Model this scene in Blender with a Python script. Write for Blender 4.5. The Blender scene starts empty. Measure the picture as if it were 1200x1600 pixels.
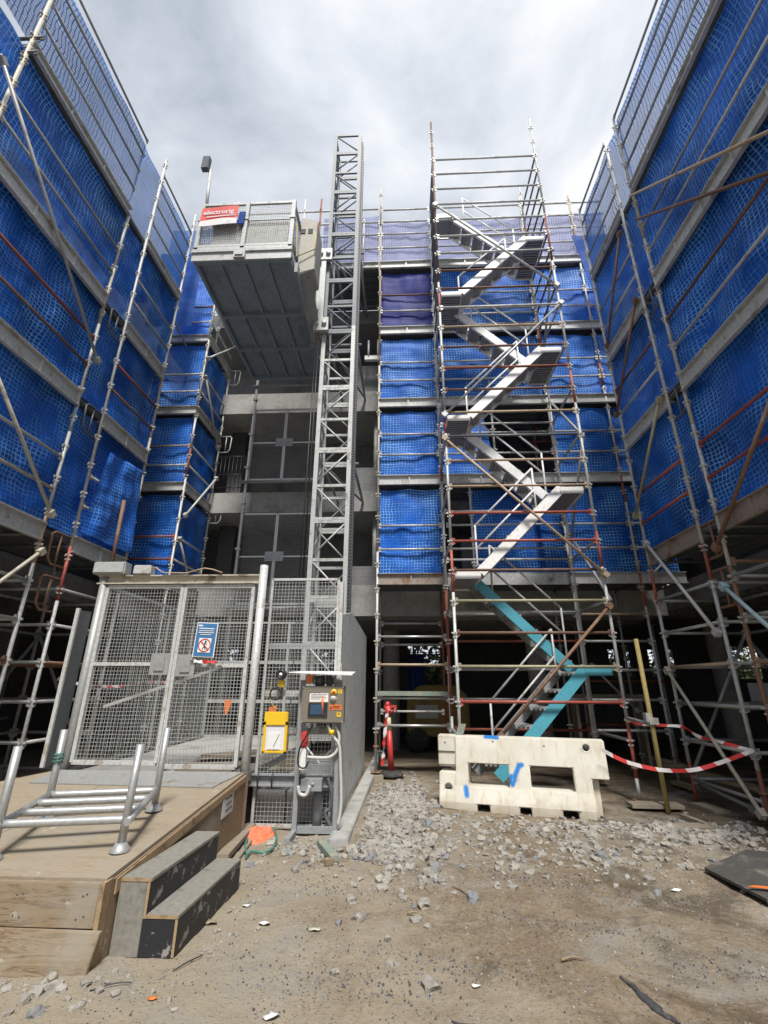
import bpy, bmesh, math, random
import numpy as np
from mathutils import Vector, Matrix, noise
random.seed(11)
PI = math.pi
S = bpy.context.scene
COL = S.collection

# ------------------------------------------------------------------ camera
F, PITCH, YAW, ROLL, CH = 726.65, .356042, -.0472655, .0046064, 1.5
cy, sy, cp, sp, cr, sr = math.cos(YAW), math.sin(YAW), math.cos(PITCH), math.sin(PITCH), math.cos(ROLL), math.sin(ROLL)
FWD = Vector((sy*cp, cy*cp, sp)); R0 = Vector((cy, -sy, 0)); U0 = R0.cross(FWD)
RT = cr*R0 + sr*U0; UP = -sr*R0 + cr*U0
EYE = Vector((0, 0, CH))
cam = bpy.data.cameras.new('camera'); camo = bpy.data.objects.new('camera', cam); COL.objects.link(camo)
camo.matrix_world = Matrix(((RT.x, UP.x, -FWD.x, 0), (RT.y, UP.y, -FWD.y, 0), (RT.z, UP.z, -FWD.z, CH), (0, 0, 0, 1)))
cam.sensor_fit = 'VERTICAL'; cam.sensor_height = 24; cam.lens = F/1600*24
cam.clip_start = .05; cam.clip_end = 2000
S.camera = camo

def ray(x, y): return RT*((x-600)/F) - UP*((y-800)/F) + FWD
def oX(x, y, X): d = ray(x, y); return EYE + d*(X/d.x)
def oY(x, y, Y): d = ray(x, y); return EYE + d*(Y/d.y)
def oZ(x, y, Z): d = ray(x, y); return EYE + d*((Z-CH)/d.z)

# ------------------------------------------------------------------ materials
def newmat(name):
    m = bpy.data.materials.new(name); m.use_nodes = True
    nt = m.node_tree; b = nt.nodes['Principled BSDF']
    return m, nt, b
def N(nt, t, **kw):
    n = nt.nodes.new(t)
    for k, v in kw.items():
        if k.startswith('i_'):
            key = k[2:]; key = int(key) if key.isdigit() else key.replace('_', ' ')
            n.inputs[key].default_value = v
        else: setattr(n, k, v)
    return n
def ramp(nt, fac, stops):
    r = nt.nodes.new('ShaderNodeValToRGB'); nt.links.new(fac, r.inputs[0])
    e = r.color_ramp.elements
    while len(e) < len(stops): e.new(.5)
    for i, (p, c) in enumerate(stops):
        e[i].position = p; e[i].color = (*c, 1) if len(c) == 3 else c
    return r.outputs[0]
def math_(nt, op, a, b=None, c=None):
    n = nt.nodes.new('ShaderNodeMath'); n.operation = op
    for i, v in enumerate((a, b, c)):
        if v is None: continue
        if isinstance(v, (int, float)): n.inputs[i].default_value = v
        else: nt.links.new(v, n.inputs[i])
    return n.outputs[0]
def mixc(nt, f, a, b, mode='MIX'):
    n = nt.nodes.new('ShaderNodeMix'); n.data_type = 'RGBA'; n.blend_type = mode
    for s, v in ((n.inputs['Factor'], f), (n.inputs['A'], a), (n.inputs['B'], b)):
        if isinstance(v, (int, float)): s.default_value = v
        elif isinstance(v, tuple): s.default_value = (*v, 1) if len(v) == 3 else v
        else: nt.links.new(v, s)
    return n.outputs['Result']
def noisef(nt, scale, detail=6, rough=.6, coord='Object', dist=0, vec=None):
    t = nt.nodes.new('ShaderNodeTexNoise'); t.inputs['Scale'].default_value = scale
    t.inputs['Detail'].default_value = detail; t.inputs['Roughness'].default_value = rough; t.inputs['Distortion'].default_value = dist
    if vec is None:
        c = nt.nodes.new('ShaderNodeTexCoord'); vec = c.outputs[coord]
    nt.links.new(vec, t.inputs['Vector']); return t.outputs['Fac']
def scaled(nt, sc, coord='Object'):
    c = nt.nodes.new('ShaderNodeTexCoord'); m = nt.nodes.new('ShaderNodeMapping'); m.inputs['Scale'].default_value = sc
    nt.links.new(c.outputs[coord], m.inputs['Vector']); return m.outputs[0]
def bump(nt, b, h, strength=.3, dist=.01):
    n = nt.nodes.new('ShaderNodeBump'); n.inputs['Strength'].default_value = strength; n.inputs['Distance'].default_value = dist
    nt.links.new(h, n.inputs['Height']); nt.links.new(n.outputs[0], b.inputs['Normal'])

def paint(name, base, spot, lo=.5, hi=.6, scale=6, rough=.5, metal=0, var=.15, bstr=.15, second=None):
    """base colour with patches of wear; patches come from noise over the object"""
    m, nt, b = newmat(name); L = nt.links
    f = noisef(nt, scale, 8, .65); fine = noisef(nt, scale*7, 5, .6)
    dk = tuple(c*(1-var) for c in base); lt = tuple(min(1, c*(1+var)) for c in base)
    c0 = ramp(nt, fine, [(.3, dk), (.7, lt)])
    mask = ramp(nt, f, [(lo, (0, 0, 0)), (hi, (1, 1, 1))])
    sp_ = ramp(nt, fine, [(.3, tuple(c*.6 for c in spot)), (.7, spot)])
    c = mixc(nt, mask, c0, sp_)
    if second:
        f2 = noisef(nt, scale*.45, 5, .5)
        c = mixc(nt, ramp(nt, f2, [(second[1], (0, 0, 0)), (second[1]+.05, (1, 1, 1))]), c, second[0])
    L.new(c, b.inputs['Base Color']); b.inputs['Roughness'].default_value = rough
    mm = math_(nt, 'MULTIPLY', math_(nt, 'SUBTRACT', 1.0, mask), metal); L.new(mm, b.inputs['Metallic'])
    bump(nt, b, fine, bstr, .004)
    return m
M = {}
RUST = (.19, .085, .04)
M['galv'] = paint('galvanised_steel', (.50, .505, .49), (.30, .22, .15), .55, .68, 5, .5, .15, .2)
M['galv_dull'] = paint('dull_galvanised_steel', (.34, .345, .34), (.24, .16, .1), .58, .7, 4, .5, .3)
M['galv_dark'] = paint('dark_steel', (.13, .14, .15), (.1, .06, .04), .58, .7, 4, .5, .3)
M['rust'] = paint('rusty_steel', (.21, .115, .07), (.36, .27, .2), .56, .68, 4, .75, 0)
M['brown'] = paint('brown_primer', (.155, .085, .06), (.3, .24, .2), .58, .7, 5, .7, 0)
M['tan'] = paint('tan_painted_steel', (.42, .32, .22), (.2, .11, .06), .58, .68, 4, .65, 0)
M['cream'] = paint('cream_splashed_steel', (.47, .44, .36), (.25, .2, .14), .54, .66, 4, .6, .1)
M['red'] = paint('red_painted_steel', (.36, .085, .06), (.22, .12, .09), .56, .68, 4, .55, 0)
M['oxide'] = paint('red_oxide_steel', (.24, .07, .045), (.14, .07, .05), .55, .68, 4, .7, 0)
M['olive'] = paint('yellowed_steel', (.33, .31, .2), (.3, .3, .28), .54, .68, 4, .6, .1)
M['skyblue'] = paint('turquoise_paint', (.085, .36, .46), (.2, .22, .22), .62, .70, 7, .45, 0, .1)
M['paleblue'] = paint('pale_blue_paint', (.34, .47, .52), (.4, .38, .34), .54, .66, 6, .55, 0)
M['yellowpole'] = paint('yellow_weathered_timber', (.42, .33, .12), (.25, .2, .11), .54, .66, 4, .7, 0)
M['alu'] = paint('aluminium', (.41, .42, .42), (.36, .36, .34), .56, .72, 5, .38, .45)
M['alu_white'] = paint('white_coated_aluminium', (.80, .80, .79), (.45, .45, .43), .60, .74, 4, .45, .0)
M['alu_ribbed'] = paint('ribbed_aluminium_plank', (.33, .33, .34), (.2, .2, .2), .55, .72, 5, .5, .3)
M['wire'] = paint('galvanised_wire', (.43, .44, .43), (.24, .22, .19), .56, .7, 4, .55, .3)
M['grey_paint'] = paint('grey_painted_steel', (.26, .275, .28), (.2, .18, .15), .62, .72, 5, .5, 0)
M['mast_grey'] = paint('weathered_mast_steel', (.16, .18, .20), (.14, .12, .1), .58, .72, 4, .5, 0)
M['cabin'] = paint('cream_cabin_paint', (.33, .31, .265), (.25, .21, .16), .58, .74, 3, .55, 0)
M['chip'] = paint('bitumen_chip', (.075, .076, .08), (.13, .13, .13), .5, .7, 9, .9, 0)
M['dark_paint'] = paint('charcoal_painted_steel', (.06, .065, .07), (.12, .11, .1), .6, .75, 5, .5, 0)
M['cage_floor'] = paint('hoist_floor_steel', (.24, .29, .34), (.15, .17, .18), .5, .75, 2.2, .55, .2)
M['cage'] = paint('hoist_cage_steel', (.43, .44, .43), (.3, .27, .22), .62, .76, 3, .5, .15)
M['white_panel'] = paint('white_sheet_panel', (.5, .5, .48), (.38, .37, .33), .56, .72, 3, .5, 0)
M['plastic_red'] = paint('red_plastic', (.52, .045, .04), (.3, .05, .04), .62, .75, 8, .4, 0, .1)
M['plastic_cream'] = paint('cream_reflector', (.6, .52, .34), (.4, .32, .2), .6, .75, 8, .5, 0, .1)
M['rubber'] = paint('black_rubber', (.03, .03, .032), (.16, .14, .12), .55, .72, 9, .75, 0)
M['black'] = paint('black_plastic', (.018, .018, .02), (.05, .05, .05), .6, .75, 8, .45, 0)
M['white'] = paint('white_plastic', (.75, .75, .73), (.5, .48, .44), .66, .78, 9, .5, 0, .06)
M['paper'] = paint('white_paper', (.66, .65, .68), (.5, .48, .48), .6, .8, 9, .8, 0, .05)
M['ink'] = paint('black_marker', (.03, .03, .035), (.06, .06, .06), .6, .8, 9, .7, 0, .05)
M['yellow'] = paint('yellow_plastic', (.78, .5, .02), (.5, .33, .05), .62, .76, 9, .42, 0, .06)
M['yellow_dirty'] = paint('dirty_yellow_paint', (.22, .15, .02), (.16, .12, .06), .52, .66, 5, .6, 0)
M['orange'] = paint('orange_plastic', (.75, .18, .03), (.5, .12, .04), .62, .76, 9, .5, 0, .1)
M['orange_mesh'] = paint('orange_woven_plastic', (.8, .2, .1), (.5, .13, .07), .5, .65, 26, .7, 0, .3, .6)
M['green_hose'] = paint('green_hose', (.06, .2, .15), (.04, .1, .08), .55, .7, 9, .5, 0)
M['grey_hose'] = paint('grey_conduit', (.5, .5, .47), (.36, .34, .3), .6, .75, 9, .55, 0)
M['banner_red'] = paint('red_banner', (.6, .07, .065), (.55, .12, .1), .6, .8, 3, .6, 0, .08)
M['banner_white'] = paint('white_banner', (.68, .66, .66), (.5, .5, .52), .6, .8, 3, .6, 0, .05)
M['sign_blue'] = paint('blue_sign', (.045, .17, .38), (.1, .22, .4), .62, .8, 5, .45, 0, .06)
M['stainless'] = paint('brown_grey_steel_box', (.235, .205, .165), (.2, .17, .13), .58, .8, 6, .38, .3, .06)
M['screen'] = paint('dark_screen', (.03, .075, .14), (.05, .1, .17), .5, .8, 6, .2, 0)
M['concrete'] = paint('concrete', (.34, .335, .315), (.22, .215, .2), .52, .72, 1.6, .85, 0, .12, .3, ((.42, .41, .385), .60))
M['concrete_dark'] = paint('stained_concrete', (.2, .195, .185), (.13, .125, .12), .5, .7, 1.3, .88, 0, .12, .3)
M['concrete_pale'] = paint('pale_concrete', (.35, .345, .325), (.22, .215, .2), .50, .68, 1.6, .85, 0, .1, .3)
M['kerb'] = paint('concrete_kerb', (.36, .36, .345), (.28, .265, .23), .5, .7, 3, .9, 0, .14, .4)
M['interior'] = paint('shade_toned_interior', (.085, .085, .085), (.055, .055, .055), .5, .7, 1.2, .9, 0)  # walls and columns indoors: the shade there is put into this dark colour
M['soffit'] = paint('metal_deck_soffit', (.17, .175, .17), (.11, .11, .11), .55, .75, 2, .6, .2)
M['ply_side'] = paint('grey_hoarding', (.60, .63, .63), (.48, .48, .45), .55, .68, 3.5, .7, 0, .12, .2)
M['formply'] = paint('black_formply', (.018, .020, .024), (.33, .32, .30), .575, .61, 11, .55, 0, .2, .2)
M['formply_worn'] = paint('worn_formply_top', (.22, .21, .185), (.09, .09, .09), .55, .68, 4, .65, 0, .2, .2)
M['ply_edge'] = paint('plywood_edge', (.34, .24, .14), (.22, .14, .08), .5, .65, 14, .8, 0)
M['green_board'] = paint('green_grey_plank', (.2, .25, .21), (.36, .35, .27), .52, .66, 6, .75, 0)
M['rope'] = paint('yellow_string', (.5, .42, .15), (.4, .3, .12), .6, .8, 9, .8, 0)
M['glass'] = paint('dim_pane', (.05, .06, .07), (.1, .1, .1), .6, .8, 4, .2, 0)
M['toe'] = paint('galvanised_toe_board', (.46, .465, .455), (.25, .21, .17), .56, .7, 3, .5, .1, .2)
M['toe_rust'] = paint('rust_edged_beam', (.29, .245, .21), (.24, .12, .06), .52, .64, 3, .6, .1)
M['foliage_pale'] = paint('pale_leaves', (.12, .17, .05), (.2, .22, .09), .5, .6, 8, .7, 0)
M['foliage'] = paint('leaves', (.06, .1, .03), (.1, .14, .05), .5, .6, 8, .7, 0)

def timber(name, a, b_, c_, sc=(1.2, 14, 14), rough=.75, stain=None):
    m, nt, b = newmat(name); L = nt.links
    v = scaled(nt, sc)
    f = noisef(nt, 1.6, 6, .6, vec=v, dist=1.2)
    col = ramp(nt, f, [(.34, b_), (.44, a), (.50, a), (.545, c_), (.58, a), (.66, b_), (.70, c_)])
    g = noisef(nt, 22, 4, .6, vec=v)
    col = mixc(nt, .28, col, ramp(nt, g, [(.3, tuple(x*.55 for x in a)), (.7, tuple(min(1, x*1.3) for x in a))]))
    s = noisef(nt, 2.2, 7, .62)
    col = mixc(nt, ramp(nt, s, [(.50, (0, 0, 0)), (.68, (.8, .8, .8))]), col, stain or (.3, .27, .22))
    w = noisef(nt, 5.0, 6, .7)
    col = mixc(nt, ramp(nt, w, [(.66, (0, 0, 0)), (.72, (.75, .75, .75))]), col, (.55, .53, .48))
    L.new(col, b.inputs['Base Color']); b.inputs['Roughness'].default_value = rough
    bump(nt, b, g, .25, .004); return m
M['pine'] = timber('pine_board', (.27, .205, .13), (.20, .14, .08), (.085, .048, .022))
M['plywood'] = timber('dusty_plywood', (.29, .24, .175), (.265, .215, .155), (.235, .185, .125), (.8, 4, 4), .85, (.27, .245, .2))
M['plank'] = timber('grey_weathered_plank', (.28, .235, .18), (.2, .165, .125), (.15, .115, .085), (2, 18, 18))
M['ply_face'] = timber('brown_plywood', (.25, .18, .11), (.21, .15, .09), (.18, .12, .07), (.9, 5, 5), .8)

def ribbed(name, base, period, axis, depth=.5, rough=.55, metal=.3):
    m, nt, b = newmat(name); L = nt.links
    c = nt.nodes.new('ShaderNodeTexCoord'); s = nt.nodes.new('ShaderNodeSeparateXYZ'); L.new(c.outputs['Object'], s.inputs[0])
    p = math_(nt, 'PINGPONG', s.outputs[axis], period/2)
    f = noisef(nt, 3, 6, .6)
    col = ramp(nt, f, [(.3, tuple(x*.75 for x in base)), (.7, tuple(min(1, x*1.2) for x in base))])
    L.new(col, b.inputs['Base Color']); b.inputs['Roughness'].default_value = rough; b.inputs['Metallic'].default_value = metal
    bump(nt, b, p, depth, .05); return m
M['alu_rib_x'] = ribbed('ribbed_aluminium', (.4, .4, .4), .06, 'X', .9)

def block_mat():
    m, nt, b = newmat('grey_blockwork'); L = nt.links
    c = nt.nodes.new('ShaderNodeTexCoord'); s = nt.nodes.new('ShaderNodeSeparateXYZ'); L.new(c.outputs['Object'], s.inputs[0])
    cb = nt.nodes.new('ShaderNodeCombineXYZ'); L.new(math_(nt, 'ADD', s.outputs[0], s.outputs[1]), cb.inputs[0]); L.new(s.outputs[2], cb.inputs[1])
    br = nt.nodes.new('ShaderNodeTexBrick'); L.new(cb.outputs[0], br.inputs['Vector'])
    br.inputs['Scale'].default_value = 1; br.inputs['Brick Width'].default_value = .4; br.inputs['Row Height'].default_value = .2
    br.inputs['Mortar Size'].default_value = .008; br.inputs['Color1'].default_value = (.21, .21, .205, 1); br.inputs['Color2'].default_value = (.25, .25, .24, 1)
    br.inputs['Mortar'].default_value = (.14, .14, .135, 1)
    f = noisef(nt, 4, 7, .65); L.new(mixc(nt, .5, br.outputs[0], ramp(nt, f, [(.3, (.15, .15, .15)), (.7, (.3, .3, .29))])), b.inputs['Base Color'])
    b.inputs['Roughness'].default_value = .9; bump(nt, b, br.outputs[1], -.4, .01); return m
M['block'] = block_mat()

def net_mat(name, blue, line, lineamt, clear, transl, hole=.0, cell=.062, big=.35, lo=.10):
    m, nt, b = newmat(name); L = nt.links
    uv = nt.nodes.new('ShaderNodeUVMap').outputs[0]
    n1 = nt.nodes.new('ShaderNodeTexNoise'); n1.inputs['Scale'].default_value = 3.2; n1.inputs['Detail'].default_value = 3; L.new(uv, n1.inputs['Vector'])
    vm = nt.nodes.new('ShaderNodeVectorMath'); vm.operation = 'MULTIPLY_ADD'; L.new(n1.outputs['Color'], vm.inputs[0]); vm.inputs[1].default_value = (.10, .10, 0); L.new(uv, vm.inputs[2])
    s = nt.nodes.new('ShaderNodeSeparateXYZ'); L.new(vm.outputs[0], s.inputs[0])
    gx = math_(nt, 'MULTIPLY', math_(nt, 'PINGPONG', s.outputs[0], cell/2), 2/cell)
    gy = math_(nt, 'MULTIPLY', math_(nt, 'PINGPONG', s.outputs[1], cell/2), 2/cell)
    mx = math_(nt, 'MAXIMUM', gx, gy)
    ln = ramp(nt, mx, [(.72, (0, 0, 0)), (.86, (1, 1, 1))])
    hole_f = ramp(nt, math_(nt, 'ADD', gx, gy), [(.0, (1, 1, 1)), (.28, (0, 0, 0))])
    patch = noisef(nt, 1.5, 5, .6, vec=uv, dist=.6)
    amt = ramp(nt, patch, [(.38, (lo, lo, lo)), (.62, (1, 1, 1))])
    fine = noisef(nt, 24, 3, .6, vec=uv)
    amt = math_(nt, 'MULTIPLY', amt, math_(nt, 'MULTIPLY_ADD', fine, 1.5, .1))
    lf = math_(nt, 'MULTIPLY', math_(nt, 'MULTIPLY', ln, amt), lineamt)
    big_n = noisef(nt, .8, 5, .6, vec=uv)
    base = ramp(nt, big_n, [(.3, tuple(c*(1-big) for c in blue)), (.7, tuple(min(1, c*(1+big)) for c in blue))])
    oi = nt.nodes.new('ShaderNodeObjectInfo'); hs = nt.nodes.new('ShaderNodeHueSaturation'); L.new(base, hs.inputs['Color'])
    L.new(math_(nt, 'MULTIPLY_ADD', oi.outputs['Random'], .4, .82), hs.inputs['Value']); L.new(math_(nt, 'MULTIPLY_ADD', oi.outputs['Random'], -.05, 1.03), hs.inputs['Saturation'])
    dusty = ramp(nt, noisef(nt, .55, 7, .7, vec=uv, dist=.8), [(.55, (0, 0, 0)), (.8, (.16, .16, .16))])
    col = mixc(nt, lf, mixc(nt, dusty, hs.outputs[0], tuple(.6*c+.07 for c in blue)), line)
    L.new(col, b.inputs['Base Color']); b.inputs['Roughness'].default_value = .55; b.inputs['Specular IOR Level'].default_value = .25
    bump(nt, b, mx, .5, .006)
    tr = nt.nodes.new('ShaderNodeBsdfTranslucent'); L.new(col, tr.inputs['Color'])
    mixs = nt.nodes.new('ShaderNodeMixShader'); mixs.inputs[0].default_value = transl
    L.new(b.outputs[0], mixs.inputs[1]); L.new(tr.outputs[0], mixs.inputs[2])
    tp = nt.nodes.new('ShaderNodeBsdfTransparent')
    fac = math_(nt, 'MULTIPLY', math_(nt, 'SUBTRACT', 1.0, ln), clear)
    if hole: fac = math_(nt, 'MAXIMUM', fac, math_(nt, 'MULTIPLY', math_(nt, 'MULTIPLY', hole_f, ramp(nt, patch, [(.5, (0, 0, 0)), (.62, (1, 1, 1))])), hole))
    mix2 = nt.nodes.new('ShaderNodeMixShader'); L.new(fac, mix2.inputs[0]); L.new(mixs.outputs[0], mix2.inputs[1]); L.new(tp.outputs[0], mix2.inputs[2])
    L.new(mix2.outputs[0], nt.nodes['Material Output'].inputs['Surface'])
    return m
M['net'] = net_mat('blue_debris_net', (.008, .108, .53), (.24, .55, 1.0), .95, .045, .2, .22, big=.5)
M['net_top'] = net_mat('blue_debris_net_backlit', (.10, .25, .60), (.015, .06, .27), 1.0, .42, .6, 0, lo=.5)  # same netting; sky glow behind it is put into paler base, dark lines
M['net_solid'] = net_mat('plain_blue_sheet', (.014, .085, .36), (.03, .14, .48), .4, .03, .5)
M['net_violet'] = net_mat('violet_debris_net', (.028, .04, .28), (.07, .1, .42), .5, .04, .3)
M['net_faded'] = net_mat('faded_lilac_net', (.40, .42, .66), (.10, .11, .36), 1.0, .30, .55, 0, lo=.5)
def ground_mat():
    m, nt, b = newmat('dusty_ground'); L = nt.links
    g = nt.nodes.new('ShaderNodeTexCoord').outputs['Object']
    big = noisef(nt, .55, 6, .6, vec=g, dist=.4); mid = noisef(nt, 2.6, 7, .66, vec=g); fine = noisef(nt, 34, 6, .7, vec=g); spk = noisef(nt, 120, 3, .6, vec=g)
    col = ramp(nt, big, [(.36, (.135, .086, .046)), (.46, (.225, .165, .102)), (.55, (.285, .235, .17)), (.66, (.345, .32, .28))])
    col = mixc(nt, ramp(nt, mid, [(.44, (0, 0, 0)), (.60, (.85, .85, .85))]), col, (.16, .108, .062))
    pt = noisef(nt, 7, 7, .7, vec=g, dist=.6); col = mixc(nt, ramp(nt, pt, [(.52, (0, 0, 0)), (.66, (.6, .6, .6))]), col, (.32, .295, .25))
    col = mixc(nt, .45, col, ramp(nt, fine, [(.28, (.09, .072, .055)), (.5, (.225, .19, .145)), (.75, (.38, .345, .29))]))
    sx_ = nt.nodes.new('ShaderNodeSeparateXYZ'); L.new(g, sx_.inputs[0])
    pl = math_(nt, 'ADD', math_(nt, 'MULTIPLY', noisef(nt, .9, 6, .62, vec=g, dist=.6), 1.5), math_(nt, 'MULTIPLY_ADD', sx_.outputs[0], -.16, math_(nt, 'MULTIPLY', sx_.outputs[1], -.04)))
    col = mixc(nt, ramp(nt, pl, [(.48, (0, 0, 0)), (.78, (.75, .75, .75))]), col, (.325, .283, .215))
    damp = math_(nt, 'ADD', math_(nt, 'MULTIPLY', noisef(nt, 1.7, 7, .68, vec=g, dist=.9), 1.3), math_(nt, 'MULTIPLY', sx_.outputs[0], .07))
    col = mixc(nt, ramp(nt, damp, [(.74, (0, 0, 0)), (.90, (.75, .75, .75))]), col, (.085, .066, .046))
    # dark chips in drifts
    vo = nt.nodes.new('ShaderNodeTexVoronoi'); vo.inputs['Scale'].default_value = 42; vo.inputs['Randomness'].default_value = 1; L.new(g, vo.inputs['Vector'])
    chips = ramp(nt, vo.outputs['Distance'], [(.16, (1, 1, 1)), (.26, (0, 0, 0))])
    drift = ramp(nt, noisef(nt, 1.3, 6, .7, vec=g, dist=.8), [(.47, (0, 0, 0)), (.58, (1, 1, 1))])
    sel = ramp(nt, vo.outputs['Color'], [(.30, (0, 0, 0)), (.35, (1, 1, 1))])
    col = mixc(nt, math_(nt, 'MULTIPLY', math_(nt, 'MULTIPLY', chips, drift), sel), col, (.07, .072, .075))
    vo2 = nt.nodes.new('ShaderNodeTexVoronoi'); vo2.inputs['Scale'].default_value = 26; L.new(g, vo2.inputs['Vector'])
    pale = math_(nt, 'MULTIPLY', ramp(nt, vo2.outputs['Distance'], [(.1, (1, 1, 1)), (.2, (0, 0, 0))]), ramp(nt, vo2.outputs['Color'], [(.72, (0, 0, 0)), (.75, (1, 1, 1))]))
    col = mixc(nt, pale, col, (.36, .35, .32))
    # grey cement dust
    dust = ramp(nt, noisef(nt, .9, 7, .68, vec=g, dist=1.6), [(.52, (0, 0, 0)), (.66, (.8, .8, .8))])
    col = mixc(nt, dust, col, (.275, .255, .22))
    L.new(col, b.inputs['Base Color']); b.inputs['Roughness'].default_value = .95; b.inputs['Specular IOR Level'].default_value = .15
    h = math_(nt, 'ADD', fine, math_(nt, 'MULTIPLY', spk, .5)); bump(nt, b, math_(nt, 'ADD', h, math_(nt, 'MULTIPLY', chips, .5)), .7, .02)
    return m
M['ground'] = ground_mat()
def rock_mat():
    m, nt, b = newmat('broken_concrete_rubble'); L = nt.links
    g = nt.nodes.new('ShaderNodeTexCoord').outputs['Object']
    a = noisef(nt, 6, 6, .6, vec=g); f = noisef(nt, 50, 5, .7, vec=g)
    col = ramp(nt, a, [(.35, (.2, .18, .155)), (.5, (.30, .28, .245)), (.65, (.41, .39, .35))])
    col = mixc(nt, .4, col, ramp(nt, f, [(.3, (.14, .12, .1)), (.7, (.38, .36, .32))]))
    L.new(col, b.inputs['Base Color']); b.inputs['Roughness'].default_value = .95; bump(nt, b, f, .5, .01); return m
M['rock'] = rock_mat()
M['rock_blue'] = paint('blue_grey_stone', (.19, .195, .205), (.25, .24, .22), .5, .7, 9, .9, 0, .2, .4)
M['dusty_formply'] = paint('dusty_formply', (.06, .058, .054), (.19, .175, .15), .52, .66, 4, .7, 0, .2, .3)
M['bag'] = paint('black_rubber_strip', (.045, .045, .05), (.2, .17, .13), .55, .7, 9, .7, 0)

def tape_mat():
    m, nt, b = newmat('red_white_tape'); L = nt.links
    uv = nt.nodes.new('ShaderNodeUVMap').outputs[0]; s = nt.nodes.new('ShaderNodeSeparateXYZ'); L.new(uv, s.inputs[0])
    d = math_(nt, 'ADD', s.outputs[0], math_(nt, 'MULTIPLY', s.outputs[1], .6))
    f = math_(nt, 'GREATER_THAN', math_(nt, 'FRACT', math_(nt, 'MULTIPLY', d, 3.1)), .5)
    L.new(mixc(nt, f, (.7, .66, .66), (.55, .04, .04)), b.inputs['Base Color']); b.inputs['Roughness'].default_value = .4; return m
M['tape'] = tape_mat()

def barrier_mat():
    m, nt, b = newmat('dirty_white_plastic'); L = nt.links
    g = nt.nodes.new('ShaderNodeTexCoord').outputs['Object']
    s = nt.nodes.new('ShaderNodeSeparateXYZ'); L.new(g, s.inputs[0]); X, Z = s.outputs[0], s.outputs[2]
    a = noisef(nt, 3, 7, .66, vec=g); st = noisef(nt, 3.0, 6, .65, vec=scaled(nt, (5, 5, .8)))
    col = ramp(nt, a, [(.3, (.55, .515, .425)), (.6, (.68, .655, .575))])
    col = mixc(nt, ramp(nt, st, [(.52, (0, 0, 0)), (.75, (.75, .75, .75))]), col, (.46, .37, .22))
    sc = noisef(nt, 38, 4, .7, vec=scaled(nt, (1, 1, .25)))
    col = mixc(nt, ramp(nt, sc, [(.66, (0, 0, 0)), (.72, (.7, .7, .7))]), col, (.3, .25, .18))
    low = math_(nt, 'MULTIPLY', ramp(nt, math_(nt, 'MULTIPLY_ADD', a, .25, Z), [(.16, (1, 1, 1)), (.33, (0, 0, 0))]), .6)
    col = mixc(nt, low, col, (.33, .27, .19))
    nz = noisef(nt, 30, 3, .6, vec=g)
    def seg(x0, z0, x1, z1, r):
        dx, dz = x1-x0, z1-z0; l2 = dx*dx+dz*dz
        px = math_(nt, 'SUBTRACT', X, x0); pz = math_(nt, 'SUBTRACT', Z, z0)
        t = math_(nt, 'DIVIDE', math_(nt, 'ADD', math_(nt, 'MULTIPLY', px, dx), math_(nt, 'MULTIPLY', pz, dz)), l2)
        n = nt.nodes.new('ShaderNodeClamp'); L.new(t, n.inputs[0]); t = n.outputs[0]
        ex = math_(nt, 'SUBTRACT', px, math_(nt, 'MULTIPLY', t, dx)); ez = math_(nt, 'SUBTRACT', pz, math_(nt, 'MULTIPLY', t, dz))
        d = math_(nt, 'SQRT', math_(nt, 'ADD', math_(nt, 'MULTIPLY', ex, ex), math_(nt, 'MULTIPLY', ez, ez)))
        d = math_(nt, 'ADD', d, math_(nt, 'MULTIPLY_ADD', nz, .016, -.008))
        return ramp(nt, math_(nt, 'DIVIDE', d, r), [(.35, (1, 1, 1)), (1.15, (0, 0, 0))])
    for q in SPRAY: col = mixc(nt, seg(*q), col, (.015, .2, .55))
    L.new(col, b.inputs['Base Color']); b.inputs['Roughness'].default_value = .5; bump(nt, b, a, .2, .01); return m
SPRAY = [(.945, .44, .925, .38, .036), (.925, .38, .955, .345, .034), (.955, .345, .985, .40, .034), (.985, .40, .99, .45, .03), (.99, .44, 1.05, .56, .042), (1.05, .56, 1.085, .57, .04),
         (.365, .28, .375, .20, .046), (.64, .875, .80, .868, .03)]
M['barrier'] = barrier_mat()

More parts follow.
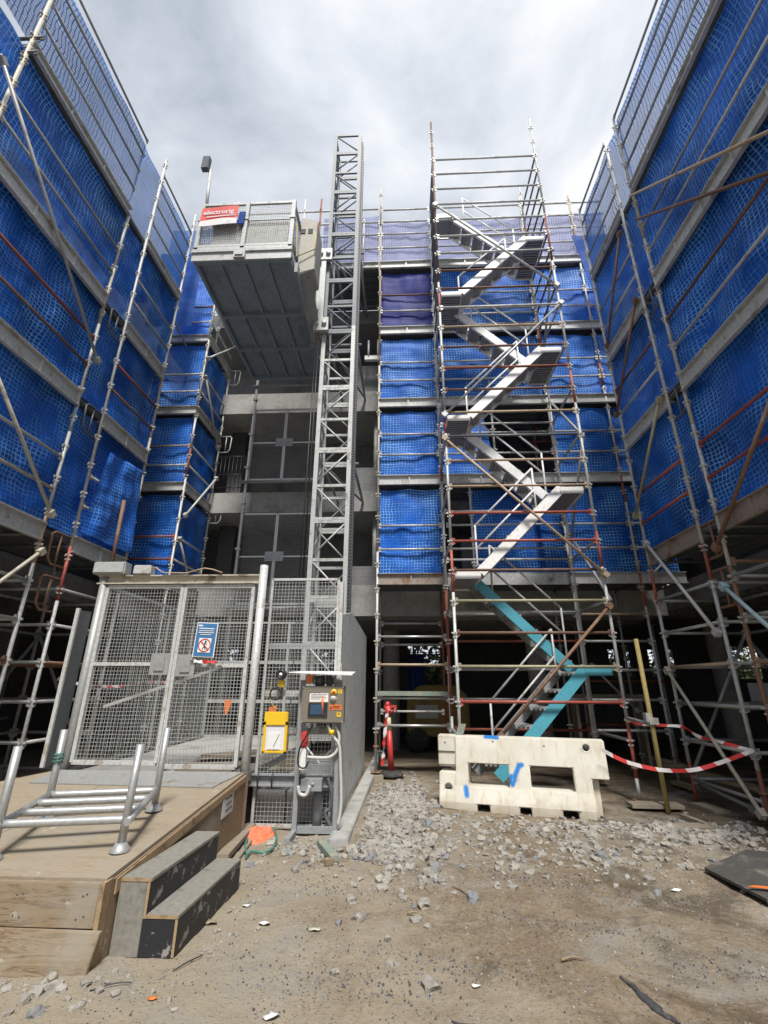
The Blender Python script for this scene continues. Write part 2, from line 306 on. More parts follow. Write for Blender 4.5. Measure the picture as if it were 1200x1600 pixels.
# ------------------------------------------------------------------ mesh building
class MB:
    def __init__(s): s.v = []; s.f = []; s.m = []; s.cur = 0; s.sm = []
    def add(s, vs, fs, smooth=False):
        o = len(s.v); s.v += [tuple(v) for v in vs]
        for f in fs: s.f.append(tuple(i+o for i in f)); s.m.append(s.cur); s.sm.append(smooth)
        return s
    def hexa(s, c):   # 8 corners: bottom 4 ccw, top 4 ccw
        return s.add(c, [(3, 2, 1, 0), (4, 5, 6, 7), (0, 1, 5, 4), (1, 2, 6, 5), (2, 3, 7, 6), (3, 0, 4, 7)])
    def box(s, x0, x1, y0, y1, z0, z1):
        return s.hexa([(x0, y0, z0), (x1, y0, z0), (x1, y1, z0), (x0, y1, z0), (x0, y0, z1), (x1, y0, z1), (x1, y1, z1), (x0, y1, z1)])
    def bar(s, p, q, w, h, up=(0, 0, 1)):
        p, q = Vector(p), Vector(q); d = (q-p)
        if d.length < 1e-6: return s
        d.normalize(); u = Vector(up)
        if abs(d.dot(u)) > .97: u = Vector((0, 1, 0))
        a = d.cross(u).normalized()*w/2; b = a.cross(d).normalized()*h/2
        return s.hexa([p-a-b, p+a-b, q+a-b, q-a-b, p-a+b, p+a+b, q+a+b, q-a+b])
    def tube(s, p, q, r, n=8, r2=None, cap=True):
        return s.path([p, q], r, n, cap, r2)
    def path(s, pts, r, n=8, cap=True, r2=None):
        pts = [Vector(p) for p in pts]; k = len(pts); vs = []
        pa = None
        for i, p in enumerate(pts):
            d = (pts[min(i+1, k-1)]-pts[max(i-1, 0)]).normalized()
            if pa is None:
                u = Vector((0, 0, 1)) if abs(d.z) < .9 else Vector((1, 0, 0)); a = d.cross(u).normalized()
            else: a = (pa - d*pa.dot(d)).normalized()
            pa = a; b = d.cross(a)
            rr = r if r2 is None else r+(r2-r)*i/(k-1)
            vs += [p+(a*math.cos(2*PI*j/n)+b*math.sin(2*PI*j/n))*rr for j in range(n)]
        fs = [(i*n+j, i*n+(j+1) % n, (i+1)*n+(j+1) % n, (i+1)*n+j) for i in range(k-1) for j in range(n)]
        s.add(vs, fs, True)
        if cap:
            o = len(s.v)-k*n
            s.f.append(tuple(o+j for j in range(n-1, -1, -1))); s.m.append(s.cur); s.sm.append(False)
            s.f.append(tuple(o+(k-1)*n+j for j in range(n))); s.m.append(s.cur); s.sm.append(False)
        return s
    def lathe(s, c, prof, n=20, axis='z'):
        c = Vector(c); vs = []
        for r, h in prof:
            for j in range(n):
                x, y = r*math.cos(2*PI*j/n), r*math.sin(2*PI*j/n)
                vs.append(c+(Vector((x, y, h)) if axis == 'z' else Vector((x, -h, y))))
        k = len(prof)
        fs = [(i*n+j, i*n+(j+1) % n, (i+1)*n+(j+1) % n, (i+1)*n+j) for i in range(k-1) for j in range(n)]
        return s.add(vs, fs, True)
    def prism(s, poly, d):   # poly: list of 3-D points (planar), extruded by vector d
        p = [Vector(a) for a in poly]; n = len(p); d = Vector(d)
        fs = [tuple(range(n-1, -1, -1)), tuple(range(n, 2*n))]+[(i, (i+1) % n, n+(i+1) % n, n+i) for i in range(n)]
        return s.add(p+[a+d for a in p], fs)
    def build(s, name, mats, parent=None, bevel=0, origin=None, label=None):
        me = bpy.data.meshes.new(name)
        o = Vector(origin) if origin is not None else Vector((0, 0, 0))
        me.from_pydata([tuple(Vector(v)-o) for v in s.v], [], s.f)
        for mm in (mats if isinstance(mats, (list, tuple)) else [mats]): me.materials.append(M[mm] if isinstance(mm, str) else mm)
        me.polygons.foreach_set('material_index', s.m); me.polygons.foreach_set('use_smooth', s.sm)
        bm = bmesh.new(); bm.from_mesh(me); bmesh.ops.recalc_face_normals(bm, faces=bm.faces)
        if bevel:
            es = [e for e in bm.edges if len(e.link_faces) == 2 and e.calc_face_angle(0) > .6]
            bmesh.ops.bevel(bm, geom=es, offset=bevel, segments=2, affect='EDGES', clamp_overlap=True)
        bm.to_mesh(me); bm.free()
        ob = bpy.data.objects.new(name, me); COL.objects.link(ob)
        if parent is not None:
            ob.parent = parent; pl = parent.location if parent.parent is None else parent.location+parent.parent.location
            ob.location = o-pl
        else: ob.location = o
        if label: ob['label'] = label
        return ob
def tag(o, label, cat, group=None):
    o['label'] = label; o['category'] = cat
    if group: o['group'] = group
    return o
def thing(name, label, cat, loc, group=None):
    o = bpy.data.objects.new(name, None); o.empty_display_size = .2; COL.objects.link(o); o.location = Vector(loc)
    return tag(o, label, cat, group)
def struct(o): o['kind'] = 'structure'; return o

# ------------------------------------------------------------------ scaffold kit
TR, LR = .0245, .0225
def standard(par, x, y, z0, z1, mat='galv', bands=(), base=False, off=.28, lean=0):
    """steel upright with its four-way pressings every 0.495 m; bands = [(z0,z1,slot material)]"""
    m = MB(); mats = [mat]
    cuts = sorted(set([z0, z1]+[c for b in bands for c in b[:2] if z0 < c < z1]))
    for a, b in zip(cuts, cuts[1:]):
        mi = mat
        for c in bands:
            if c[0] <= (a+b)/2 <= c[1]: mi = c[2]
        if mi not in mats: mats.append(mi)
        m.cur = mats.index(mi); m.tube((x, y, a), (x, y, b), TR)
    m.cur = 0
    k = math.ceil((z0+.15-off)/.4975)
    while off+k*.4975 < z1-.05:
        z = off+k*.4975
        if not base or z > z0+.5:
            m.box(x-.056, x+.056, y-.012, y+.012, z-.010, z+.014); m.box(x-.012, x+.012, y-.056, y+.056, z-.010, z+.014)
            m.box(x-.04, x+.04, y-.010, y+.010, z-.068, z-.05); m.box(x-.010, x+.010, y-.04, y+.04, z-.068, z-.05)
        k += 1
    o = m.build('standard', mats, par, origin=(x, y, z0))
    if base:
        b = MB(); b.tube((x, y, z0-.02), (x, y, z0+.45), .018); b.box(x-.08, x+.08, y-.08, y+.08, z0-.02, z0-.012)
        b.lathe((x, y, z0+.36), [(.02, 0), (.05, .0), (.05, .03), (.02, .03)], 8)
        b.build('base_jack', 'rust', par, origin=(x, y, z0))
    return o
def ledger(par, p, q, mat='galv', name='ledger', r=LR):
    p, q = Vector(p), Vector(q); d = (q-p).normalized(); m = MB()
    a, b = p+d*.03, q-d*.03
    m.tube(a, b, r)
    for c in (p+d*.045, q-d*.045):
        m.bar(c-Vector((0, 0, .055)), c+Vector((0, 0, .05)), .018, .05, d)
    lab = {'red': 'red painted '+name, 'oxide': 'red oxide '+name, 'rust': 'rusty '+name, 'tan': 'tan painted '+name, 'olive': 'yellowed '+name}.get(mat)
    return m.build(name, mat, par, origin=(p+q)/2, label=lab)
def brace(par, p, q, mat='galv', clamps=True):
    p, q = Vector(p), Vector(q); d = (q-p).normalized(); m = MB(); m.tube(p-d*.06, q+d*.06, TR)
    if clamps:
        for c in (p, q): m.bar(c-d*.045, c+d*.045, .075, .085)
    lab = {'red': 'red painted brace', 'rust': 'rusty brace', 'tan': 'tan painted brace', 'skyblue': 'pale blue brace', 'olive': 'yellowed brace'}.get(mat)
    return m.build('brace', mat, par, origin=(p+q)/2, label=lab)
def deck_beam(par, p, q, zt, h=.24, mat='toe', out=(0, -1)):
    """channel section along the deck edge, with stiffener tabs"""
    p, q = Vector((p[0], p[1], zt)), Vector((q[0], q[1], zt)); d = (q-p); L = d.length; d.normalize(); o = Vector((out[0], out[1], 0))
    m = MB(); dn = Vector((0, 0, -1))
    m.bar(p+dn*h/2, q+dn*h/2, .008, h-.024)
    for z in (.006, h-.006): m.bar(p+dn*z+o*.022, q+dn*z+o*.022, .06, .012)
    k = max(1, int(L/.62))
    for i in range(1, k):
        c = p+d*(L*i/k)+o*.016; m.bar(c+dn*.014, c+dn*(h-.014), .03, .03)
    return m.build('edge_beam', mat, par, origin=(p+q)/2)
def deck(par, x0, x1, y0, y1, z, along='Y', mat='galv_dark'):
    m = MB(); w = .225
    if along == 'Y':
        n = max(1, int((x1-x0)/w)); st = (x1-x0)/n
        for i in range(n):
            a = x0+i*st; m.box(a+.006, a+st-.006, y0, y1, z-.045, z); 
            for e in (.02, st-.045): m.box(a+e, a+e+.025, y0, y1, z-.075, z-.047)
    else:
        n = max(1, int((y1-y0)/w)); st = (y1-y0)/n
        for i in range(n):
            a = y0+i*st; m.box(x0, x1, a+.006, a+st-.006, z-.045, z)
            for e in (.02, st-.045): m.box(x0, x1, a+e, a+e+.025, z-.075, z-.047)
    return m.build('deck', mat, par, origin=((x0+x1)/2, (y0+y1)/2, z))
def hopup(par, x, y, z, dx, dy, mat='galv_dark'):
    """looped bracket hanging under the deck beside a standard"""
    m = MB(); d = Vector((dx, dy, 0)); p = Vector((x, y, z))
    m.path([p, p+d*.32, p+d*.38+Vector((0, 0, -.04)), p+d*.36+Vector((0, 0, -.38)), p+d*.28+Vector((0, 0, -.46)), p+Vector((0, 0, -.46))], .018, 6)
    m.tube(p+d*.2, p+d*.2+Vector((0, 0, -.46)), .014, 6)
    return m.build('hop_up_bracket', mat, par, origin=p)

def net(label, c, mat='net', sag=.05, fold=.05, seed=0, step=.055, top=.0, bot=.0, bias=0, group='blue debris netting on the scaffolds', cat='debris net'):
    """sheet of woven netting tied between four corners (p00 bottom-left, p10 bottom-right, p11 top-right, p01 top-left)"""
    p00, p10, p11, p01 = [Vector(a) for a in c]
    w, h = (p10-p00).length, (p01-p00).length
    nu, nv = max(8, int(w/step)), max(8, int(h/step))
    nrm = (p10-p00).cross(p01-p00).normalized(); rs = random.Random(seed); sx, sz = rs.uniform(0, 50), rs.uniform(0, 50)
    vs = []; uv = []
    upv = (p01-p00).normalized()
    for j in range(nv+1):
        v = j/nv
        for i in range(nu+1):
            u = i/nu
            p = p00*(1-u)*(1-v)+p10*u*(1-v)+p11*u*v+p01*(1-u)*v
            a = noise.noise(Vector((u*w*2.3+sx, v*h*.6, sz)))*1.15 + noise.noise(Vector((u*w*1.2+v*h*1.6, v*h*1.4-u*w*.6, sx)))*.8 + noise.noise(Vector((u*w*6+sx, v*h*2.2, sz+9)))*.35 + noise.noise(Vector((u*w*1.5, v*h*7+sx, sz+3)))*.22
            tie = 1-.75*max(abs(2*v-1)**8, abs(2*u-1)**8)
            off = fold*(max(-.95, a)+bias)*tie
            bay = max(1, round(w/.6)); sc = abs(math.sin(PI*u*bay))
            dz = 0
            if v > .7: dz -= sag*(.35*sc+.65*(.5+noise.noise(Vector((u*w*.9, sx, 1)))))*((v-.7)/.3)
            if v < .25: dz += bot*sc*((.25-v)/.25)
            vs.append(p+nrm*off+upv*dz); uv.append((u*w+sx, v*h+sz))
    fs = [(j*(nu+1)+i, j*(nu+1)+i+1, (j+1)*(nu+1)+i+1, (j+1)*(nu+1)+i) for j in range(nv) for i in range(nu)]
    me = bpy.data.meshes.new('debris_net'); o = (p00+p10)/2
    me.from_pydata([tuple(v-o) for v in vs], [], fs); ul = me.uv_layers.new(name='UVMap')
    li = np.zeros(len(me.loops), dtype=np.int32); me.loops.foreach_get('vertex_index', li)
    ul.data.foreach_set('uv', np.array(uv, dtype=np.float32)[li].ravel())
    me.polygons.foreach_set('use_smooth', [True]*len(fs)); me.materials.append(M[mat])
    ob = bpy.data.objects.new('debris_net', me); COL.objects.link(ob); ob.location = o
    return tag(ob, label, cat, group)

D = [3.55, 5.67, 7.58, 9.62, 11.72]       # deck levels

# ================================================================== GROUND
def gz(x, y):
    p = Vector((x, y, 0))
    z = .022*noise.noise(p*1.1)+.013*noise.noise(p*3.1)+.008*noise.noise(p*9)+.004*noise.noise(p*19)
    z += .07*math.exp(-(((x+.05)/.55)**2+((y-6.3)/1.3)**2)) + .05*math.exp(-(((x-2.2)/1.6)**2+((y-5.9)/.5)**2))
    d = min(1, max(0, (abs(x)-9)/10)) if abs(x) > 9 else 0
    return z*(1-d)
def axis(a, b, n, far):
    core = list(np.linspace(a, b, n)); out = []
    k = 1; s = (b-a)/n
    lo, hi = a, b; L, Hh = [], []
    while hi < far: s *= 1.45; hi += s; lo -= s; L.append(lo); Hh.append(hi)
    return L[::-1]+core+Hh
gx, gy = axis(-4.5, 5.2, 270, 900), axis(1.2, 10.5, 270, 900)
vs = [(x, y, gz(x, y)) for y in gy for x in gx]; nx = len(gx)
fs = [(j*nx+i, j*nx+i+1, (j+1)*nx+i+1, (j+1)*nx+i) for j in range(len(gy)-1) for i in range(nx-1)]
g = MB(); g.add(vs, fs, True); struct(g.build('ground', 'ground'))

# ------------------------------------------------------------------ rubble
def rocky(m, c, r, rs, sub=None):
    me = ICO[1] if r > .035 else ICO[0]
    sx, sy_, sz = r*rs.uniform(.8, 1.35), r*rs.uniform(.7, 1.1), r*rs.uniform(.65, 1.0)
    q = Matrix.Rotation(rs.uniform(0, 6.3), 3, 'Z') @ Matrix.Rotation(rs.uniform(-.5, .5), 3, 'X')
    off = Vector((rs.uniform(0, 99), rs.uniform(0, 99), 0)); vs = []
    for v in me[0]:
        k = 1+.55*noise.noise(v*1.3+off)+.22*noise.noise(v*3+off)
        # chop flats so it breaks like concrete
        w = Vector((max(-.72, min(.72, v.x)), max(-.75, min(.75, v.y)), max(-.7, min(.7, v.z))))*k
        vs.append(Vector(c)+q @ Vector((w.x*sx, w.y*sy_, w.z*sz)))
    m.add(vs, me[1], False)
ICO = []
for s in (1, 2):
    b = bmesh.new(); bmesh.ops.create_icosphere(b, subdivisions=s, radius=1); b.verts.ensure_lookup_table()
    ICO.append(([v.co.copy() for v in b.verts], [tuple(v.index for v in f.verts) for f in b.faces])); b.free()
rs = random.Random(4); rb = MB()
def free(x, y):
    if -4.3 < x < -1.66 and 3.15 < y < 5.7: return False
    if -1.8 < x < -1.26 and 3.3 < y < 4.4: return False
    if -4 < x < -.55 and y > 5.75: return False
    if -.85 < x < -.50 and y > 5.35: return False
    return True
def scatter(n, fn, r0, r1, pw=2.2):
    for _ in range(n):
        x, y = fn()
        if not free(x, y): continue
        r = r0+(r1-r0)*rs.random()**pw
        rb.cur = 1 if rs.random() < .08 else 0
        rocky(rb, (x, y, gz(x, y)+r*.15), r, rs)
scatter(1900, lambda: (rs.gauss(-.12, .23), rs.gauss(6.5, 1.0)), .006, .062, 2.4)
scatter(500, lambda: (rs.gauss(-.2, .3), rs.gauss(5.4, .3)), .005, .045, 2.6)
scatter(900, lambda: (rs.uniform(.3, 4.0), rs.gauss(6.15, .28)), .006, .05, 2.8)
scatter(800, lambda: (rs.gauss(1.5, .8), rs.gauss(5.3, .38)), .005, .05, 3.4)
scatter(260, lambda: (rs.gauss(2.9, .35), rs.gauss(5.9, .25)), .008, .06, 2.2)
scatter(260, lambda: (rs.gauss(-.95, .3), rs.gauss(5.25, .25)), .006, .045, 2.6)
scatter(1500, lambda: (rs.uniform(-1.6, 3), rs.uniform(2.4, 5.6)), .002, .009, 3)
scatter(60, lambda: (rs.uniform(-1.4, 3), rs.uniform(3.4, 5.0)), .008, .02, 3)
scatter(160, lambda: (rs.gauss(-1.95, .35), rs.gauss(3.08, .1)), .006, .045, 2.4)
scatter(200, lambda: (rs.gauss(-1.2, .15), rs.uniform(3.3, 4.6)), .004, .022, 2.4)
rub = rb.build('rubble', ['rock', 'rock_blue']); tag(rub, 'broken concrete rubble and stones strewn over the dusty ground', 'rubble'); rub['kind'] = 'stuff'
ch = MB(); rs = random.Random(9)
for _ in range(4200):
    if rs.random() < .75:
        cx, cy_ = rs.choice(((1.1, 3.9), (.2, 3.4), (1.7, 4.4), (-.5, 4.4), (1.9, 3.4), (-.4, 3.2), (.9, 4.7))); t_ = rs.gauss(0, .45); x, y = cx+t_, cy_+t_*rs.choice((-.35, .1, -.2))+rs.gauss(0, .07)
    else: x, y = rs.uniform(-1.6, 2.6), rs.uniform(2.5, 5.3)
    if not free(x, y): continue
    r = .002+.009*rs.random()**2; a = rs.uniform(0, 6); z = gz(x, y)
    ch.cur = rs.choice((0, 0, 0, 1, 1))
    ch.add([(x+r*math.cos(a), y+r*math.sin(a), z), (x+r*math.cos(a+2), y+r*.7*math.sin(a+2), z), (x+r*math.cos(a+4.1), y+r*math.sin(a+4.1), z), (x, y, z+r*1.2)], [(0, 1, 3), (1, 2, 3), (2, 0, 3)])
cho = ch.build('gravel_chips', ['chip', 'rock_blue']); tag(cho, 'dark bitumen chips sprinkled in drifts over the dirt', 'gravel'); cho['kind'] = 'stuff'

# ================================================================== BUILDING
bld = thing('concrete_building', 'unfinished concrete apartment building wrapped around the yard behind the scaffolding', 'building', (0, 10.3, 0))
def bpart(name, mat, *boxes, label=None):
    m = MB()
    for b in boxes: m.box(*b)
    x0, x1, y0, y1, z0, z1 = boxes[0]
    return m.build(name, mat, bld, origin=((x0+x1)/2, (y0+y1)/2, z0), label=label)
FY = 10.35
for z0, z1, mt in ((2.92, 3.6, 'concrete'), (5.38, 5.9, 'concrete_pale'), (8.15, 8.75, 'concrete_pale'), (11.0, 11.45, 'concrete_dark')):
    bpart('floor_slab', mt, (-6.49, 5.61, FY, 18, z0, z1))
for z0, z1 in ((3.0, 3.5), (5.45, 5.9), (7.4, 7.75), (9.05, 9.4)):
    bpart('floor_slab', 'concrete_dark', (-15, -6.5, -7, 18, z0, z1)); bpart('floor_slab', 'concrete_dark', (5.62, 14, -7, 18, z0, z1))
bpart('roof_slab', 'concrete_dark', (-5.9, 5.2, 13, 18.05, 11.46, 11.6))
# soffit ribs seen from the yard
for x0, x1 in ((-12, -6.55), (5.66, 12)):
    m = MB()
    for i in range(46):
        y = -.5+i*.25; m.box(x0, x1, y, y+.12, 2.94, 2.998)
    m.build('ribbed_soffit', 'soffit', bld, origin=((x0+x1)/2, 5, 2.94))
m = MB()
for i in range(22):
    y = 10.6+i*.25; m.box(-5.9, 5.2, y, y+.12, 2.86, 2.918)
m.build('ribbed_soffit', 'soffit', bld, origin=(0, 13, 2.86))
# walls of the wings and of the back of the ground floor
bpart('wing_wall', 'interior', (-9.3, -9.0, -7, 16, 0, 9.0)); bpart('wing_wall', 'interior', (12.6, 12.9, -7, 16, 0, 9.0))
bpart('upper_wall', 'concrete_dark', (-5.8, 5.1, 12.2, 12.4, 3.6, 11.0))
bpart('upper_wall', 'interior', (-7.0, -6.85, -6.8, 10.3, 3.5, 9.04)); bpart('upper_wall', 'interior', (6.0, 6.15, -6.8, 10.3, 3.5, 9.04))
# block infill right of the mast
for x0, x1, z0, z1 in ((-1.25, -.1, 3.6, 4.05), (-1.25, -.1, 5.9, 6.55), (-1.25, -.1, 8.75, 9.6)):
    bpart('block_wall', 'block', (x0, x1, FY+.05, FY+.24, z0, z1))
bpart('block_wall', 'block', (1.3, 3.2, FY+.05, FY+.24, 3.6, 4.6))
m = MB(); [m.tube((x, FY+.3, z0), (x, FY+.3, z1), .06, 10) for x in (-.72,) for z0, z1 in ((3.6, 5.38), (5.9, 8.15))]; m.build('downpipe', 'galv', bld, origin=(-.72, FY+.3, 3.6))
for x in (-4.6, .9, 3.0): bpart('column', 'interior', (x-.2, x+.2, 11.3, 11.6, 3.6, 5.38))
for x in (-4.6, .9, 3.0): bpart('column', 'interior', (x-.2, x+.2, 11.3, 11.6, 5.9, 8.15))
for x, y in ((3.15, 12.0), (-.4, 13), (-3.2, 12.5), (7.8, 12.5)):
    m = MB(); m.lathe((x, y, -.1), [(.22, 0), (.22, 3.05)], 20); m.build('column', 'concrete', bld, origin=(x, y, 0))
for y in (4.5, 8.2): bpart('column', 'interior', (-7.6, -7.2, y, y+.4, -.1, 3.0))
# rear wall of the ground floor with barred windows
WINS = [(.05, 1.12, 1.2, 2.72), (6.5, 6.78, 1.75, 2.62), (6.98, 7.24, 1.75, 2.62), (7.75, 8.03, 1.75, 2.62), (8.4, 8.66, 1.75, 2.62), (9.9, 11.3, 1.72, 2.72), (-6.2, -5.6, 1.7, 2.6), (-3.0, -2.6, 1.6, 2.5)]
xs = sorted(set([-9.2, 12.7]+[w[0] for w in WINS]+[w[1] for w in WINS])); boxes = []
for a, b in zip(xs, xs[1:]):
    w = [q for q in WINS if q[0] <= (a+b)/2 <= q[1]]
    if w: boxes += [(a, b, 16, 16.2, -.1, w[0][2]), (a, b, 16, 16.2, w[0][3], 3.1)]
    else: boxes.append((a, b, 16, 16.2, -.1, 3.1))
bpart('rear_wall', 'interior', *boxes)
for x0, x1, z0, z1 in WINS:
    m = MB(); n = max(1, round((x1-x0)/.14))
    for i in range(n+1): x = x0+(x1-x0)*i/n; m.box(x-.008, x+.008, 15.97, 15.985, z0, z1)
    k = max(2, round((z1-z0)/.22))
    for i in range(k+1): z = z0+(z1-z0)*i/k; m.box(x0, x1, 15.955, 15.968, z-.01, z+.01)
    m.build('window_bars', 'dark_paint', bld, origin=((x0+x1)/2, 15.97, z0))
# things inside the dim ground floor
fr = thing('blue_tarpaulin', 'bright blue sheet hanging outside the barred window deep in the ground floor', 'tarpaulin', (.4, 17.2, 0))
m = MB(); m.box(-.1, .62, 17.2, 17.23, 1.3, 2.5); m.build('sheet', 'net_solid', fr, origin=(.3, 17.2, 1.3))
m = MB(); m.tube((.25, 17.1, 0), (.25, 17.1, 3), .03); m.tube((-.4, 17.1, 2.5), (1.4, 17.1, 2.5), .03); m.build('frame', 'galv_dark', fr, origin=(.25, 17.1, 0))
ym = thing('yellow_machine', 'dirty yellow engine housing standing in the dark ground floor', 'machine', (.75, 12.6, 0))
m = MB(); m.prism([(.0, 12.2, .35), (1.5, 12.2, .35), (1.5, 12.2, 1.25), (1.2, 12.2, 1.5), (.3, 12.2, 1.5), (.0, 12.2, 1.2)], (0, .9, 0)); m.build('housing', 'yellow_dirty', ym, bevel=.04, origin=(.75, 12.6, .35))
m = MB(); m.box(.2, .75, 12.175, 12.195, .75, 1.05); m.build('vent_panel', 'galv_dull', ym, origin=(.5, 12.18, .75))
for x in (.25, 1.25):
    m = MB(); m.lathe((x, 12.2, .3), [(0, .02), (.22, .02), (.3, -.04), (.3, -.2), (0, -.2)], 18, 'y'); m.build('wheel', 'rubber', ym, origin=(x, 12.2, .3))
sp = thing('steel_prop_frame', 'rusty shoring frame with props under the dark slab behind the stair tower', 'shoring frame', (4.6, 11.5, 0))
for x in (4.0, 4.9, 5.8):
    m = MB(); m.tube((x, 11.5, 0), (x, 11.5, 1.7), .03); m.tube((x, 11.5, 1.6), (x, 11.5, 2.85), .022); m.box(x-.08, x+.08, 11.42, 11.58, 2.84, 2.855); m.build('prop', 'galv_dull', sp, origin=(x, 11.5, 0))
for z in (.7, 1.6): m = MB(); m.tube((3.8, 11.45, z), (6, 11.45, z), .024); m.build('rail', 'oxide', sp, origin=(4.9, 11.45, z))
pb = thing('timber_stack', 'stack of pale boards lying on trestles inside the ground floor right of the stair', 'timber stack', (4.2, 10.9, 0))
for i, z in enumerate((1.24, 1.29)): m = MB(); m.box(3.3-.1*i, 5.0, 10.6, 11.0, z, z+.045); m.build('board', 'plank', pb, origin=(4.2, 10.8, z))
for x in (3.5, 4.8): m = MB(); m.box(x, x+.06, 10.62, 10.98, 0, 1.235); m.build('trestle_leg', 'plank', pb, origin=(x, 10.8, 0))

# planting outside the rear windows, and shoring inside the left wing
hd = MB(); rs = random.Random(21)
for _ in range(8500):
    x, y, z = rs.uniform(-9, 16), 20.5+rs.gauss(0, .5)+.6*noise.noise(Vector((rs.random(), 3, 1))), rs.uniform(0, 6)
    if z > 5.0+.8*noise.noise(Vector((x*.6, 0, 2))): continue
    a = Vector((rs.gauss(0, 1), rs.gauss(0, 1), rs.gauss(0, 1))).normalized(); b = a.orthogonal().normalized(); c = Vector((x, y, z)); r = rs.uniform(.12, .26)
    hd.cur = rs.randrange(2); hd.add([c+a*r, c+b*r*.5, c-a*r, c-b*r*.5], [(0, 1, 2, 3)])
for i in range(24): x = -8.6+i; hd.cur = 2; hd.tube((x, 20.6, 0), (x+.2, 20.5, 2.6), .05, 5, .02)
hd.cur = 0; hd.box(-9, 16, 20.9, 21.5, 0, 2.25)  # solid box added behind the leaves to block the bright sky
tag(hd.build('hedge', ['foliage', 'foliage_pale', 'plank'], origin=(3, 20.5, 0)), 'leafy green hedge glimpsed through the barred rear windows', 'hedge')
for xx, lab in ((-7.4, 'row of galvanised slab props in the dim space under the left wing'), (7.0, 'row of galvanised slab props in the dim space under the right wing')):
    sh = thing('slab_props', lab, 'props', (xx, 6, 0))
    for y in (3.2, 4.6, 6.0, 7.4, 8.8):
        m = MB(); m.tube((xx, y, 0), (xx, y, 1.8), .032); m.tube((xx, y, 1.7), (xx, y, 2.9), .024); m.box(xx-.08, xx+.08, y-.08, y+.08, 2.9, 2.915); m.build('prop', 'galv', sh, origin=(xx, y, 0))
    for z, mt in ((.9, 'galv_dull'), (1.9, 'rust')): m = MB(); m.tube((xx+.05, 3, z), (xx+.05, 9, z), .024); m.build('rail', mt, sh, origin=(xx, 6, z))
    for y in (3.4, 6.2): m = MB(); m.tube((xx+.08, y, .3), (xx+.08, y+1.4, 2.2), .022); m.build('brace', 'galv_dull', sh, origin=(xx, y, .3))

# ================================================================== SIDE WINGS OF SCAFFOLD
ORD = ['lowest', 'second', 'third', 'topmost']
XR, XL = 4.0, -4.95
cols_r = [('red', 'red'), ('galv', 'brown'), ('galv', 'galv_dull'), ('galv_dull',)]
cols_l = [('cream', 'galv'), ('brown', 'oxide'), ('galv_dull', 'galv_dull'), ('galv_dull',)]
def wing(X, s, front, rear, side, cols):
    """s=+1: building to the right; front=(y0,y1) bay nearer the camera, rear=(y0,y1)"""
    o = (-s, 0); IN = X+s*1.25
    fr = thing('scaffold', 'tall tube scaffold bay nearest the camera on the %s side of the yard' % side, 'scaffold', (X, front[1], 0), 'scaffolds round the yard')
    re = thing('scaffold', 'narrow tube scaffold bay farther back on the %s side of the yard' % side, 'scaffold', (X, rear[1], 0), 'scaffolds round the yard')
    for t, (y0, y1) in ((fr, front), (re, rear)):
        for i in range(4):
            zt = D[i]+.02
            deck_beam(t, (X, y0), (X, y1), zt, .25 if i < 3 else .17, 'toe_rust' if (s > 0 and i == 0) else 'toe', o)
            deck(t, min(X+s*.02, IN), max(X+s*.02, IN), (front[1]+.01 if t is re else y0), y1, zt-.06)
            if i < 3: rows = [(D[i]+.52, 0), (D[i]+1.02, 1)]
            else: rows = [(D[i]+.5, 0), (D[i]+1.0, 0), (D[i]+1.45, 0), (D[i]+1.85, 0)]
            for z, k in rows: ledger(t, (X, y0, z), (X, y1, z), cols[i][k % len(cols[i])])
            for y in (y0, y1): ledger(t, (X, y, zt-.16), (IN, y, zt-.16), 'galv_dark', 'transom')
        for z, mt in ((2.77, 'galv_dull'), (2.27, 'galv'), (1.77, 'tan' if s > 0 else 'rust'), (1.27, 'galv_dull'), (.78, 'galv'), (.28, 'galv_dull')):
            ledger(t, (X, y0, z), (X, y1, z), mt); ledger(t, (IN, y0, z), (IN, y1, z), 'galv_dull')
            for y in (y0, y1): ledger(t, (X, y, z), (IN, y, z), 'galv_dull', 'transom')
        for y in (y0, y1): standard(t, IN, y, 0, 9.3, 'galv_dull')
        brace(t, (IN, y0, .3), (IN, y1, 2.2), 'galv_dull', False); brace(t, (X+s*.05, y1, .4), (IN, y1, 2.3), 'galv_dull', False)
    return fr, re
rf, rr = wing(XR, 1, (2.7, 5.8), (6.2, 7.63), 'right', cols_r)
lf, lr = wing(XL, -1, (3.45, 5.83), (6.42, 7.8), 'left', cols_l)
standard(rf, XR, 5.8, .0, 11.5, 'galv', ((0, 2.9, 'rust'), (4.9, 5.6, 'cream'), (8.4, 9.6, 'olive')), True); standard(rf, XR, 2.7, 0, 11.5, 'galv', (), True)
standard(rr, XR, 6.2, .0, 11.3, 'galv', ((0, .6, 'oxide'), (2.8, 3.3, 'oxide')), True); standard(rr, XR, 7.63, .0, 11.6, 'galv', ((0, .5, 'red'), (2.7, 3.3, 'red')), True)
standard(lf, XL, 5.83, 0, 9.5, 'galv', ((3.0, 3.7, 'tan'), (5.0, 5.5, 'paleblue'), (7.0, 8.2, 'cream')), True); standard(lf, XL, 3.45, 0, 11.5, 'cream', (), True)
standard(lr, XL, 6.42, 0, 11.9, 'galv', ((2.6, 3.4, 'red'),), True); standard(lr, XL, 7.8, 0, 12.1, 'galv', ((3.3, 3.9, 'cream'), (5.2, 6.0, 'cream')), True)
def bX(par, a, b, X, mat): brace(par, oX(*a, X), oX(*b, X), mat)
e = -.06
bX(rr, (1030, 625), (993, 806), XR+e, 'olive'); bX(rr, (993, 470), (963, 648), XR+e, 'brown'); bX(rr, (968, 366), (949, 540), XR+e, 'brown')
